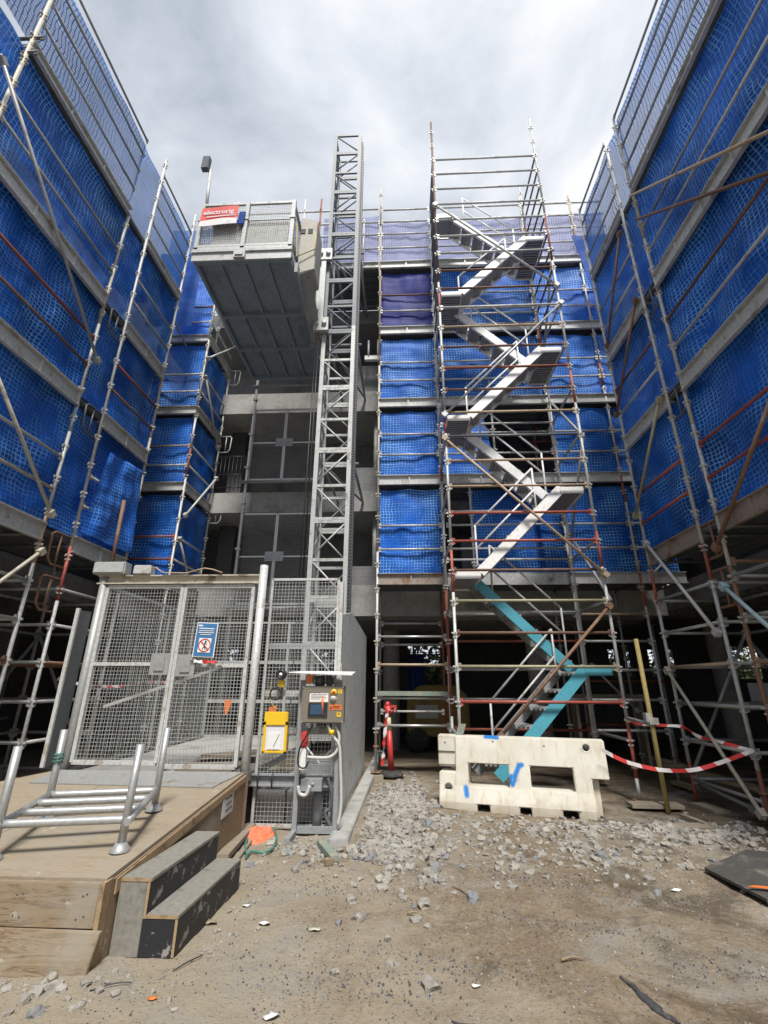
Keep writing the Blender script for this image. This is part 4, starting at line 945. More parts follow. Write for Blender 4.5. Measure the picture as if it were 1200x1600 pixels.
fll = thing('flood_light', 'flood light on a thin post fixed to the hoist cage', 'flood light', (-3.6, 6.05, HZ+1.3))
pp0, pp1 = oY(322, 330, 6.1), oY(329, 264, 6.1)
m = MB(); m.tube(pp0, pp1, .03); m.tube(pp1, pp1+Vector((-.05, -.02, .0)), .025); m.build('post', 'galv', fll, origin=pp0)
a = pp1+Vector((-.05, -.05, -.12)); m = MB(); m.hexa([a+Vector(v) for v in ((-.09, -.06, 0), (.05, -.06, 0), (.05, .04, 0), (-.09, .04, 0), (-.06, -.1, .28), (.08, -.1, .28), (.08, 0, .28), (-.06, 0, .28))]); m.build('lamp_head', 'galv_dark', fll, origin=a, bevel=.008)

def textmesh(name, txt, size, mat, par, origin, xdir, ydir, label=None, extrude=.001, bold=False):
    c = bpy.data.curves.new(name, 'FONT'); c.body = txt; c.size = size; c.extrude = extrude; c.align_x = 'CENTER'; c.align_y = 'CENTER'
    if bold: c.offset = size*.018
    t = bpy.data.objects.new(name, c); COL.objects.link(t); bpy.context.view_layer.update()
    me = bpy.data.meshes.new_from_object(t.evaluated_get(bpy.context.evaluated_depsgraph_get())); bpy.data.objects.remove(t); bpy.data.curves.remove(c)
    X, Y = Vector(xdir).normalized(), Vector(ydir).normalized(); Z = X.cross(Y)
    mt = Matrix((X, Y, Z)).transposed(); me.transform(mt.to_4x4()); me.materials.clear(); me.materials.append(M[mat])
    o = bpy.data.objects.new(name, me); COL.objects.link(o)
    if par is not None: o.parent = par; o.location = Vector(origin)-par.location-(par.parent.location if par.parent else Vector())
    else: o.location = origin
    if label: o['label'] = label
    return o
bq = [oY(x, y, 5.895) for x, y in ((310, 354), (369, 348), (373, 320.5), (317, 325.5))]
bn = thing('banner', 'red and white advertising banner tied to the top of the hoist cage', 'banner', bq[0])
m = MB(); n = 14
def bl(u, v): p = bq[0]*(1-u)*(1-v)+bq[1]*u*(1-v)+bq[2]*u*v+bq[3]*(1-u)*v; return p+Vector((0, .004*math.sin(u*7), 0))
for mi, (v0, v1) in enumerate(((.28, 1), (0, .28))):
    m.cur = mi
    for i in range(n):
        a, b = i/n, (i+1)/n; t = Vector((0, .006, 0)); dv = .06*math.sin(a*3); db = .06*math.sin(b*3)
        va, vb = (v0+(dv if mi == 0 else 0), v0+(db if mi == 0 else 0)); wa, wb = (v1+(dv if mi == 1 else 0), v1+(db if mi == 1 else 0))
        c = [bl(a, va), bl(b, vb), bl(b, wb), bl(a, wa)]; m.add([c[0], c[1], c[2], c[3]]+[q+t for q in c], [(0, 1, 2, 3), (7, 6, 5, 4)], True)
m.build('sheet', ['banner_red', 'banner_white'], bn, origin=bq[0])
ce = bl(.48, .68)+Vector((0, -.008, 0)); dx = (bq[2]-bq[3]); up_ = (bq[3]-bq[0])
textmesh('lettering', 'electrorig', .142, 'banner_white', bn, ce, dx, Vector((-dx.z*.0, 0, 1)), bold=True)
ce = bl(.55, .44)+Vector((0, -.008, 0)); m = MB(); hd = dx.normalized()
m.bar(ce-hd*.26, ce+hd*.26, .004, .018); m.build('small_print_line', 'banner_white', bn, origin=ce)
m = MB(); a = bl(1, .5); m.hexa([a+Vector(v) for v in ((.0, .03, -.2), (.12, .03, -.2), (.12, .05, -.2), (0, .05, -.2), (.02, .03, .1), (.13, .03, .1), (.13, .05, .1), (.02, .05, .1))]); m.build('blue_edge_sheet', 'net_solid', bn, origin=a)

# ------------------------------------------------------------------ landing gates on the building
for gl, pa, pb_ in (('upper mesh landing gate of the hoist, under the cage', ((400, 640), (498, 640), (492, 748), (388, 750)), 0), ('lower mesh landing gate of the hoist, above the base enclosure', ((380, 803), (490, 803), (480, 944), (363, 944)), 0)):
    tl, tr, br_, bl_ = [oY(x, y, 10.0) for x, y in pa]
    x0 = (tl.x+bl_.x)/2; x1 = (tr.x+br_.x)/2; z1 = (tl.z+tr.z)/2; z0 = (bl_.z+br_.z)/2; y = 10.0
    g = thing('landing_gate', gl, 'landing gate', (x0, y, z0)); xm = (x0+x1)/2
    for a, b in ((x0, xm-.015), (xm+.015, x1)):
        m = MB(); P = [(a, y, z0), (b, y, z0), (b, y, z1), (a, y, z1)]; P = [Vector(p) for p in P]; frame_of(m, *P, .035, .035); m.bar((a, y, z0+(z1-z0)*.51), (b, y, z0+(z1-z0)*.51), .03, .03)
        lf_ = m.build('gate_leaf', 'white', g, origin=P[0])
        m = MB(); mesh_fill(m, *P, .045, .004); m.build('wire_mesh', 'galv_dull', lf_, origin=P[0])
        m = MB(); c = xm-.11 if b < xm else xm+.11; zc = z0+(z1-z0)*.51; m.box(c-.1, c+.1, y-.03, y-.02, zc-.11, zc+.11); m.box(c-.06, c+.06, y-.045, y-.03, zc-.06, zc+.06); m.build('latch_plate', 'alu', lf_, origin=(c, y, zc))
    m = MB(); m.tube((x0-.1, y-.1, z0-.1), (x1+.1, y-.1, z0-.1), .035); m.build('sill_tube', 'galv', g, origin=(x0, y, z0))
lt = thing('landing_posts', 'pair of galvanised tube uprights carrying the hoist landing gates', 'posts', (-3.85, 9.85, 3.0))
for x in (-3.72, -1.98): m = MB(); m.tube((x, 9.85, .5), (x, 9.85, 8.9), .035); [m.box(x-.05, x+.05, 9.8, 9.9, z, z+.05) for z in (3.2, 4.3, 5.4, 6.3, 7.2, 8.2)]; m.build('upright', 'galv', lt, origin=(x, 9.85, .5))
for z in (8.6, 5.95): m = MB(); m.tube((-3.8, 9.8, z), (-1.9, 9.8, z), .028); m.build('crossbar', 'galv_dull', lt, origin=(-2.9, 9.8, z))
rl = thing('guard_rail', 'dark mesh guard rail across the shadowed opening left of the landing gates', 'guard rail', (-4.4, 10.3, 5.9))
m = MB(); [m.tube((-4.7, 10.36, 5.9+z), (-3.9, 10.36, 5.9+z), .015, 6) for z in (.15, .5, 1.0)]; [m.tube((-4.7+i*.1, 10.36, 5.95), (-4.7+i*.1, 10.36, 6.9), .008, 5) for i in range(9)]; m.build('rails', 'black', rl, origin=(-4.4, 10.36, 5.9))

# ------------------------------------------------------------------ base enclosure
EY = 5.6
en = thing('hoist_enclosure', 'galvanised mesh enclosure with double gates round the foot of the hoist', 'enclosure', (-2.7, EY, 0))
def ep(name, mat, m, o, par=None, label=None, bevel=0): return m.build(name, mat, par or en, origin=o, label=label, bevel=bevel)
def post(x, y, z0, z1, r, mat='galv'):
    m = MB(); m.tube((x, y, z0), (x, y, z1), r, 12); return ep('post', mat, m, (x, y, z0))
post(-3.76, EY, .0, 2.74, .05, 'galv_dull'); post(-1.755, EY, .0, 2.89, .05)
m = MB(); m.box(-3.83, -1.80, EY-.05, EY+.05, 2.66, 2.675); m.box(-3.83, -1.80, EY-.05, EY+.05, 2.755, 2.77); m.box(-3.83, -1.80, EY-.01, EY+.02, 2.675, 2.755); ep('head_beam', 'cream', m, (-2.8, EY, 2.66))
def leaf(x0, x1, z0, z1, y, latch):
    m = MB(); P = [Vector(p) for p in ((x0, y, z0), (x1, y, z0), (x1, y, z1), (x0, y, z1))]; frame_of(m, *P, .045, .04); zc = z0+(z1-z0)*.53; m.bar((x0, y, zc), (x1, y, zc), .035, .04)
    o = ep('gate_leaf', 'galv', m, P[0])
    m = MB(); mesh_fill(m, *P, .040, .0038); ep('wire_mesh', 'wire', m, P[0], o)
    m = MB(); m.box(latch-.11, latch+.11, y-.035, y-.025, zc-.12, zc+.12); m.box(latch-.055, latch+.055, y-.05, y-.034, zc-.075, zc+.075); ep('latch_plate', 'galv_dull', m, (latch, y, zc), o)
leaf(-3.69, -2.745, .69, 2.63, EY, -2.87); leaf(-2.70, -1.86, .66, 2.63, EY, -2.56)
# opened dark side panel left of the gate
m = MB(); m.hexa([Vector(v) for v in ((-3.90, 5.43, .66), (-3.87, 5.43, .66), (-3.83, 5.58, .66), (-3.86, 5.58, .66), (-3.90, 5.43, 2.32), (-3.87, 5.43, 2.32), (-3.83, 5.58, 2.32), (-3.86, 5.58, 2.32))]); ep('side_panel', 'dark_paint', m, (-3.9, 5.4, .72))
m = MB(); m.bar((-3.89, 5.42, .66), (-3.89, 5.42, 2.34), .04, .03); ep('panel_edge', 'galv', m, (-3.92, 5.18, .7))
# front mesh right of the gate
P = [Vector(p) for p in ((-1.72, 5.92, .05), (-.86, 5.92, .05), (-.86, 5.92, 2.78), (-1.72, 5.92, 2.78))]
m = MB(); frame_of(m, *P, .03, .03); fp = ep('fence_panel', 'galv', m, P[0])
m = MB(); mesh_fill(m, *P, .043, .0038); ep('wire_mesh', 'wire', m, P[0], fp)
for z, mt in ((1.95, 'alu'), (1.40, 'galv'), (.99, 'galv')): m = MB(); m.box(-1.75, -.84, 5.95, 5.99, z-.035, z+.035); ep('rail', mt, m, (-1.3, 5.97, z), fp)
m = MB(); m.box(-1.8, -.80, 5.86, 5.90, .44, .56); m.box(-1.8, -.80, 5.82, 5.86, .545, .56); m.box(-1.8, -.8, 5.82, 5.86, .44, .455); ep('bottom_channel', 'grey_paint', m, (-1.3, 5.86, .5), fp)
for x in (-1.66, -1.5): m = MB(); m.path([(x, 5.815, .58), (x-.01, 5.80, .5), (x, 5.815, .42)], .008, 6); ep('cable_tie', 'black', m, (x, 5.8, .5), fp)
# side walls of the enclosure
P = [Vector(p) for p in ((-3.78, 5.65, .6), (-3.78, 9.3, .6), (-3.78, 9.3, 2.65), (-3.78, 5.65, 2.65))]
m = MB(); frame_of(m, *P, .04, .04); m.bar((-3.78, 7.4, .6), (-3.78, 7.4, 2.65), .04, .04); mesh_fill(m, *P, .05, .0045); ep('side_mesh', 'wire', m, P[0])
P = [Vector(p) for p in ((-3.78, 9.35, .6), (-1.0, 9.35, .6), (-1.0, 9.35, 2.65), (-3.78, 9.35, 2.65))]
m = MB(); frame_of(m, *P, .04, .04); mesh_fill(m, *P, .06, .0045)
for z in (1.2, 1.9): m.bar((-3.78, 9.35, z), (-1, 9.35, z), .05, .06)
for x in (-2.9, -2.3, -1.7): m.bar((x, 9.33, .5), (x, 9.33, 2.65), .05, .05)
ep('rear_mesh', 'wire', m, P[0])
m = MB(); m.prism([(-.84, 6.02, .02), (-.84, 9.8, .02), (-.84, 9.8, 2.42), (-.84, 7.1, 2.52), (-.84, 6.05, 2.35)], (.03, 0, 0)); ep('solid_side_sheet', 'ply_side', m, (-.84, 7.9, 0))
m = MB(); m.box(-.875, -.80, 5.93, 6.01, .02, 2.75); m.box(-.80, -.786, 5.95, 6.01, .05, 1.75); ep('corner_post', 'galv', m, (-.84, 5.97, 0))
m = MB(); m.box(-3.7, -1.75, 5.68, 9.3, .5, .585); ep('base_floor', 'concrete_pale', m, (-2.7, 7.5, .5))
m = MB(); m.box(-2.6, -1.95, 5.75, 6.7, .59, .62); m.bar((-2.55, 6.3, .66), (-1.9, 6.5, .70), .3, .03); ep('loose_sheet', 'plywood', m, (-2.3, 6.2, .59))
m = MB(); m.box(-1.7, -.9, 6.4, 9.2, .02, .3); m.box(-1.62, -1.0, 7.5, 8.3, .3, .42); ep('base_frame', 'grey_paint', m, (-1.3, 7.8, 0))
m = MB(); m.bar((-3.5, 5.66, 1.25), (-2.4, 6.2, 1.7), .035, .035); ep('gate_stay', 'galv', m, (-3, 5.9, 1.4))
for x, y, z in ((-1.55, 6.05, .30), (-1.2, 6.05, .30)): m = MB(); m.box(x-.18, x+.14, y, y+.2, .06, .36); ep('buffer_block', 'grey_paint', m, (x, y, .06))
# boxes on the head beam
jb = thing('junction_box', 'large pale grey box sitting on the left end of the enclosure head beam', 'junction box', (-3.72, EY, 2.775)); a = oY(180, 900, 5.58)
m = MB(); m.box(-3.88, -3.48, 5.5, 5.66, 2.775, 2.93); m.build('body', 'cage', jb, bevel=.01, origin=(-3.7, 5.58, 2.775))
m = MB(); m.box(-3.87, -3.49, 5.485, 5.50, 2.79, 2.92); m.build('lid', 'cage', jb, bevel=.005, origin=(-3.7, 5.49, 2.8))
jc = thing('cable_box', 'small grey switch box on the head beam beside the larger box', 'switch box', (-3.3, EY, 2.775))
m = MB(); m.box(-3.38, -3.16, 5.52, 5.64, 2.775, 2.89); m.build('body', 'galv', jc, bevel=.01, origin=(-3.27, 5.58, 2.775))
m = MB(); m.path([(-3.16, 5.56, 2.85), (-3.1, 5.545, 2.86), (-3.05, 5.54, 2.82), (-2.98, 5.53, 2.79), (-2.7, 5.53, 2.785), (-2.58, 5.53, 2.82), (-2.48, 5.53, 2.845), (-2.38, 5.53, 2.83), (-2.25, 5.53, 2.787)], .008, 6); m.build('cable', 'tan', jc, origin=(-3, 5.55, 2.8))
# blue sign on the right gate leaf
sq = [oY(x, y, EY-.06) for x, y in ((300, 1026), (333.5, 1027.5), (342.5, 975), (309, 972))]
sg = thing('safety_sign', 'blue notice with red no entry pictogram tied to the mesh gate', 'sign', sq[0]); u_, v_ = (sq[1]-sq[0]), (sq[3]-sq[0])
def sgp(u, v, y=-.0): return sq[0]+u_*u+v_*v+Vector((0, y, 0))
def quadp(m, u0, u1, v0, v1, y, t=.004): m.prism([sgp(u0, v0, y), sgp(u1, v0, y), sgp(u1, v1, y), sgp(u0, v1, y)], (0, t, 0))
m = MB(); quadp(m, 0, 1, 0, 1, 0, .008); m.build('border', 'white', sg, origin=sq[0])
m = MB(); quadp(m, .045, .955, .03, .97, -.005); m.build('panel', 'sign_blue', sg, origin=sq[0])
m = MB(); quadp(m, .22, .8, .13, .54, -.010); m.build('white_square', 'white', sg, origin=sq[0])
m = MB()
for v, a, b, h in ((.90, .10, .30, .045), (.82, .14, .86, .028), (.755, .16, .84, .018), (.70, .12, .86, .022), (.64, .22, .74, .018)): quadp(m, a, b, v-h/2, v+h/2, -.010)
m.build('notice_text', 'white', sg, origin=sq[0])
c = sgp(.51, .335, -.013); R_ = .075
m = MB(); vs = []
n = 28
for rr in (R_, R_*.84): vs += [c+Vector((rr*math.cos(2*PI*i/n), 0, rr*math.sin(2*PI*i/n))) for i in range(n)]
m.add(vs, [(i, (i+1) % n, n+(i+1) % n, n+i) for i in range(n)]); m.bar(c+Vector((-.053, 0, .053)), c+Vector((.053, 0, -.053)), .004, .012); m.build('prohibition_ring', 'plastic_red', sg, origin=c)
m = MB(); y = Vector((0, .001, 0)); m.lathe(c+Vector((.01, .002, .04)), [(0, .002), (.012, .002), (.012, 0)], 10, 'y')
for a, b, w in (((.005, .028), (-.003, -.012), .016), ((.004, .022), (.03, .008), .007), ((.004, .022), (-.022, .008), .007), ((-.003, -.012), (.016, -.046), .009), ((-.003, -.012), (-.022, -.046), .009)):
    m.bar(c+Vector((a[0], .002, a[1])), c+Vector((b[0], .002, b[1])), .003, w)
m.build('walking_figure', 'ink', sg, origin=c)

def tape(label, pts, w=.05, name='hazard_tape', twist=0):
    """ribbon through points with width along local normal"""
    pts = [Vector(p) for p in pts]; fine = []
    for i in range(len(pts)-1):
        p0, p1, p2, p3 = pts[max(i-1, 0)], pts[i], pts[i+1], pts[min(i+2, len(pts)-1)]
        for k_ in range(8):
            t = k_/8; fine.append(.5*((2*p1)+(p2-p0)*t+(2*p0-5*p1+4*p2-p3)*t*t+(3*p1-p0-3*p2+p3)*t**3))
    fine.append(pts[-1]); vs = []; uv = []; L = 0
    for i, p in enumerate(fine):
        d = (fine[min(i+1, len(fine)-1)]-fine[max(i-1, 0)]).normalized()
        up = Vector((0, 0, 1)) if abs(d.z) < .9 else Vector((1, 0, 0)); a = (up-d*up.dot(d)).normalized(); b = d.cross(a)
        an = twist*math.sin(i*.5)+twist*.6*math.sin(i*.23+1); n_ = a*math.cos(an)+b*math.sin(an)
        if i: L += (p-fine[i-1]).length
        vs += [p-n_*w/2, p+n_*w/2]; uv += [(L, 0), (L, w)]
    fs = [(2*i, 2*i+2, 2*i+3, 2*i+1) for i in range(len(fine)-1)]
    me = bpy.data.meshes.new(name); o = pts[0]; me.from_pydata([tuple(v-o) for v in vs], [], fs); ul = me.uv_layers.new(name='UVMap')
    for lp in me.loops: ul.data[lp.index].uv = uv[lp.vertex_index]
    me.materials.append(M['tape']); me.polygons.foreach_set('use_smooth', [True]*len(fs)); ob = bpy.data.objects.new(name, me); COL.objects.link(ob); ob.location = o
    return tag(ob, label, 'hazard tape', 'red and white hazard tapes')
tape('short red and white tape tied across the mesh gate below the blue sign', [oY(x, y, EY-.05) for x, y in ((298, 1030), (305, 1033), (320, 1034), (335, 1034), (349, 1037))], .04, twist=1.0)
tape('red and white tape strung through the left scaffold behind the mesh gate', [oX(x, y, -4.6) for x, y in ((90, 1060), (110, 1066), (150, 1072), (190, 1072), (230, 1066), (290, 1068))], .05, twist=.6)

# ------------------------------------------------------------------ control stand
cs = thing('control_stand', 'steel stand carrying the hoist control box beside the mesh fence', 'control stand', (-1.0, 5.75, 0))
def cpart(name, mat, m, o, par=None, bevel=0, label=None): return m.build(name, mat, par or cs, origin=o, bevel=bevel, label=label)
CY = 5.72
for x in (-1.21, -.775):
    m = MB(); m.box(x-.025, x+.025, CY, CY+.05, .02, 1.55); cpart('leg', 'grey_paint', m, (x, CY, 0))
    m = MB(); m.box(x-.028, x+.028, 5.42, CY, .01, .06); m.build('foot', 'grey_paint', cs, origin=(x, 5.5, 0))
m = MB(); m.box(-1.18, -.80, CY+.005, CY+.045, .03, .09); cpart('crossbar', 'grey_paint', m, (-1, CY, .05))
b0, b1 = oY(468, 1130, CY-.1), oY(537, 1072, CY-.1); bx0, bx1, bz0, bz1 = b0.x+.01, b1.x+.01, b0.z, b1.z
m = MB(); m.box(bx0, bx1, CY-.10, CY+.02, bz0, bz1); cbx = cpart('control_box', 'stainless', m, (bx0, CY, bz0), bevel=.006)
m = MB(); m.box(bx0+.01, bx1-.01, CY-.112, CY-.10, bz0+.01, bz1-.012); cpart('box_door', 'stainless', m, (bx0, CY-.11, bz0), cbx, bevel=.004)
W_, H_ = bx1-bx0, bz1-bz0
def fc_(name, mat, u0, u1, v0, v1, t=.004, par=cbx, y=CY-.112): m = MB(); m.box(bx0+W_*u0, bx0+W_*u1, y-t, y, bz0+H_*v0, bz0+H_*v1); return cpart(name, mat, m, (bx0+W_*u0, y, bz0+H_*v0), par)
fc_('white_label', 'white', .19, .63, .57, .80); fc_('screen_bezel', 'black', .17, .62, .16, .54, .012); fc_('screen', 'screen', .225, .54, .24, .50, .014)
m = MB()
for u in (.2, .3, .41): m.lathe((bx0+W_*u, CY-.112, bz0+H_*.85), [(0, .01), (.008, .01), (.008, 0)], 8, 'y')
cpart('indicator_lamp', 'green_board', m, (bx0, CY-.11, bz0+H_*.85), cbx)
m = MB(); m.lathe((bx0+W_*.76, CY-.112, bz0+H_*.83), [(0, .02), (.034, .02), (.034, 0)], 18, 'y'); cpart('stop_button_ring', 'yellow', m, (bx0+W_*.76, CY-.11, bz0+H_*.83), cbx)
m = MB(); m.lathe((bx0+W_*.76, CY-.13, bz0+H_*.83), [(0, .022), (.014, .022), (.018, 0)], 14, 'y'); cpart('stop_button', 'plastic_red', m, (bx0+W_*.76, CY-.13, bz0+H_*.83), cbx)
m = MB(); m.lathe((bx0+W_*.75, CY-.112, bz0+H_*.66), [(0, .03), (.03, .026), (.038, 0)], 14, 'y'); cpart('knob', 'galv', m, (bx0+W_*.75, CY-.11, bz0+H_*.66), cbx)
fc_('warning_label', 'orange', .66, .95, .36, .50); fc_('marking_strip', 'yellow', .84, .94, .18, .30, .003); fc_('marking_strip', 'yellow', .86, .95, .80, .92, .003)
m = MB()
for u in (.03, .97):
    for v in (.04, .96): m.lathe((bx0+W_*u, CY-.112, bz0+H_*v), [(0, .004), (.007, .004), (.007, 0)], 8, 'y')
cpart('screw_head', 'galv', m, (bx0, CY-.11, bz0), cbx)
m = MB()
for v, u0, u1 in ((.76, .22, .6), (.72, .22, .54), (.68, .22, .58), (.64, .22, .44)): m.box(bx0+W_*u0, bx0+W_*u1, CY-.1175, CY-.116, bz0+H_*v, bz0+H_*(v+.012))
for v, u0, u1 in ((.455, .74, .93), (.43, .74, .90), (.40, .74, .92)): m.box(bx0+W_*u0, bx0+W_*u1, CY-.1175, CY-.116, bz0+H_*v, bz0+H_*(v+.012))
m.prism([(bx0+W_*.67, CY-.1175, bz0+H_*.39), (bx0+W_*.73, CY-.1175, bz0+H_*.39), (bx0+W_*.70, CY-.1175, bz0+H_*.47)], (0, .0015, 0))
for v, u0, u1 in ((.27, .86, .92), (.23, .86, .91), (.89, .88, .93), (.84, .88, .92)): m.box(bx0+W_*u0, bx0+W_*u1, CY-.1165, CY-.115, bz0+H_*v, bz0+H_*(v+.014))
cpart('label_print', 'ink', m, (bx0, CY-.117, bz0), cbx)
m = MB(); m.tube((bx0+W_*.5, CY-.14, bz0+H_*.70), (bx0+W_*.52, CY-.13, bz0+H_*.22), .012, 8, .006); cpart('orange_cord_tag', 'orange', m, (bx0+W_*.5, CY-.13, bz0+H_*.5), cbx)
s0, s1 = oY(452, 1050, CY-.18), oY(551, 1046, CY-.18)
m = MB(); m.hexa([Vector(v) for v in ((s0.x, CY-.2, s0.z-.01), (s1.x, CY-.2, s0.z-.035), (s1.x, CY+.16, s0.z-.01), (s0.x+.1, CY+.16, s0.z-.0), (s0.x, CY-.2, s0.z), (s1.x, CY-.2, s0.z-.02), (s1.x, CY+.16, s0.z+.015), (s0.x+.1, CY+.16, s0.z+.02))]); cpart('rain_cover', 'white', m, (s0.x, CY, s0.z))
m = MB(); m.lathe((bx0+W_*.38, CY-.02, bz1+.0), [(0, 0), (.055, 0), (.06, .11), (0, .11)], 14); cpart('beacon', 'glass', m, (bx0+W_*.4, CY, bz1)); m = MB(); m.box(bx0+W_*.55, bx0+W_*.68, CY-.05, CY+.02, bz1, bz1+.11); cpart('relay_block', 'black', m, (bx0+W_*.6, CY, bz1))
m = MB(); m.box(bx0+.03, bx0+.10, CY-.06, CY, bz1+.03, bz1+.12); cpart('orange_tag', 'orange', m, (bx0+.05, CY, bz1))
plg = oY(475, 1150, CY-.05)
m = MB(); m.box(plg.x-.025, plg.x+.045, CY-.08, CY-.01, plg.z-.11, plg.z+.05); cpart('red_plug', 'plastic_red', m, plg, bevel=.012)
m = MB(); m.box(plg.x-.03, plg.x+.035, CY-.08, CY-.01, plg.z-.34, plg.z-.12); cpart('white_socket', 'white', m, plg-Vector((0, 0, .3)), bevel=.012)
def hose(name, px, Y, r, mat, par=None): pts = [oY(x, y, Y) for x, y in px]; m = MB(); m.path(smooth(pts), r, 8); return cpart(name, mat, m, pts[0], par)
def smooth(pts):
    out = []
    for i in range(len(pts)-1):
        p0, p1, p2, p3 = pts[max(i-1, 0)], pts[i], pts[i+1], pts[min(i+2, len(pts)-1)]
        for k_ in range(5):
            t = k_/5; out.append(.5*((2*p1)+(p2-p0)*t+(2*p0-5*p1+4*p2-p3)*t*t+(3*p1-p0-3*p2+p3)*t**3))
    return out+[pts[-1]]
hose('conduit', ((512, 1132), (520, 1150), (530, 1165), (532, 1200), (533, 1255), (528, 1290)), CY-.06, .017, 'grey_hose')
hose('conduit', ((524, 1134), (530, 1150), (527, 1172), (515, 1183), (495, 1184), (480, 1183)), CY-.04, .017, 'grey_hose')
hose('conduit', ((484, 1228), (478, 1242), (468, 1240), (466, 1228)), CY-.03, .02, 'grey_hose')
hose('black_cable', ((490, 1130), (480, 1148), (468, 1170), (466, 1195), (476, 1200), (482, 1190)), CY-.12, .009, 'black')
hose('hose_coil', ((512, 1215), (519, 1240), (516, 1262), (508, 1270), (516, 1290), (524, 1293)), CY+.1, .022, 'galv_dark')
m = MB(); m.box(-1.16, -.93, CY-.02, CY+.1, .42, .54); m.lathe((-1.03, CY-.02, .49), [(0, .01), (.02, .01), (.02, 0)], 10, 'y'); cpart('cross_channel', 'grey_paint', m, (-1, CY, .45), bevel=.004)
m = MB(); m.tube((-1.0, CY+.2, .0), (-1.0, CY+.2, .46), .055, 12); cpart('buffer_post', 'grey_paint', m, (-1, CY+.2, 0))
m = MB(); m.lathe((oY(518, 1148, CY-.1)), [(.026, 0), (.03, .0), (.03, .05), (.026, .05)], 10); cpart('yellow_collar', 'yellow', m, oY(518, 1148, CY-.1))

# document holder and siren on the fence
dh = [oY(x, y, 5.88) for x, y in ((409, 1176), (447, 1176), (449, 1112), (414, 1111))]
dc = thing('document_holder', 'yellow plastic document holder hung on the mesh with papers inside', 'document holder', dh[0]); X0, X1, Z0, Z1 = dh[0].x+.01, dh[1].x+.005, dh[0].z, dh[2].z
m = MB()
for a in ((X0, X0+.03, Z0, Z1-.1), (X1-.03, X1, Z0, Z1-.1), (X0, X1, Z0, Z0+.025), (X0, X1, Z1-.145, Z1)): m.box(a[0], a[1], 5.83, 5.86, a[2], a[3])
m.box(X0, X1, 5.86, 5.875, Z0, Z1); m.build('frame', 'yellow', dc, bevel=.006, origin=dh[0])
m = MB(); m.box(X0+.03, X1-.03, 5.845, 5.852, Z0+.03, Z1-.145); m.build('pocket', 'paper', dc, origin=dh[0]); m = MB(); m.box(X0+.06, X1-.07, 5.838, 5.844, Z0+.04, Z1-.22); m.build('paper', 'white', dc, origin=dh[0])
m = MB(); m.tube((X0+.13, 5.83, Z0+.07), (X0+.19, 5.83, Z0+.2), .002, 6); m.build('pen', 'ink', dc, origin=dh[0])
si = oY(441, 1054, 5.86); sr_ = thing('siren', 'round black siren with a yellow body cable tied to the mesh fence', 'siren', si)
m = MB(); m.lathe(si, [(0, .03), (.022, .03), (.032, .08), (.055, .08), (.055, -.02), (0, -.02)], 20, 'y'); m.build('horn', 'black', sr_, origin=si); m = MB(); m.lathe(si+Vector((0, -.05, 0)), [(0, .03), (.02, .03), (.02, 0)], 12, 'y'); m.build('horn_centre', 'white', sr_, origin=si)
m = MB(); m.box(si.x-.035, si.x+.035, 5.83, 5.88, si.z-.14, si.z-.06); m.build('body', 'yellow', sr_, bevel=.006, origin=si)
a = oY(431, 1084, 5.86); m = MB(); m.path([a+Vector((.07*math.cos(t*.5), -.006*(t % 3), .065*math.sin(t*.5))) for t in range(26)], .011, 6); m.build('cable_coil', 'black', sr_, origin=a)
m = MB(); m.path(smooth([oY(x, y, 5.85) for x, y in ((424, 1066), (421, 1085), (425, 1100), (434, 1108))]), .004, 5); m.build('string', 'rope', sr_, origin=si)
of = MB()
for i, (x, y) in enumerate(((350, 1095), (420, 1105))): a = oY(x, y, 7.2); o_ = MB(); o_.prism([a, a+Vector((.12, 0, .02)), a+Vector((.09, 0, -.12)), a+Vector((.04, 0, -.2))], (0, .004, 0)); tag(o_.build('bunting_flag', 'orange'), 'orange bunting flag hanging inside the enclosure, %s' % ('seen through the right gate leaf' if i == 0 else 'just above the yellow document holder'), 'bunting flag')

# ================================================================== SITE OBJECTS
# ---- timber ramp
rp = thing('timber_ramp', 'dusty plywood loading ramp with pine boarded front leading up to the mesh gate', 'ramp', (-3, 3.3, 0))
def rpart(name, mat, m, o, bevel=0, label=None, par=None): return m.build(name, mat, par or rp, origin=o, bevel=bevel, label=label)
z0, z1 = .415, .62
m = MB(); m.hexa([Vector(v) for v in ((-5.2, 3.27, z0-.02), (-1.79, 3.27, z0-.02), (-1.725, 5.52, z1-.02), (-3.8, 5.52, z1-.02), (-5.2, 3.27, z0), (-1.79, 3.27, z0), (-1.725, 5.52, z1), (-3.8, 5.52, z1))]); rpart('deck_sheet', 'plywood', m, (-3, 4, z0))
m = MB(); m.hexa([Vector(v) for v in ((-1.81, 3.30, .0), (-1.775, 3.30, .0), (-1.71, 5.52, .0), (-1.75, 5.52, .0), (-1.81, 3.30, z0-.022), (-1.775, 3.30, z0-.022), (-1.71, 5.52, z1-.022), (-1.75, 5.52, z1-.022))]); rpart('side_sheet', 'ply_face', m, (-1.76, 4, 0))
m = MB(); m.hexa([Vector(v) for v in ((-1.772, 3.34, z0-.10), (-1.762, 3.34, z0-.10), (-1.70, 5.5, z1-.075), (-1.708, 5.5, z1-.075), (-1.772, 3.34, z0-.024), (-1.762, 3.34, z0-.024), (-1.70, 5.5, z1-.024), (-1.708, 5.5, z1-.024))]); rpart('edge_strip', 'ply_edge', m, (-1.76, 4, .3))
m = MB(); m.box(-5.2, -1.80, 3.225, 3.265, .19, z0-.012); rpart('front_board', 'pine', m, (-2.6, 3.25, .2), .004)
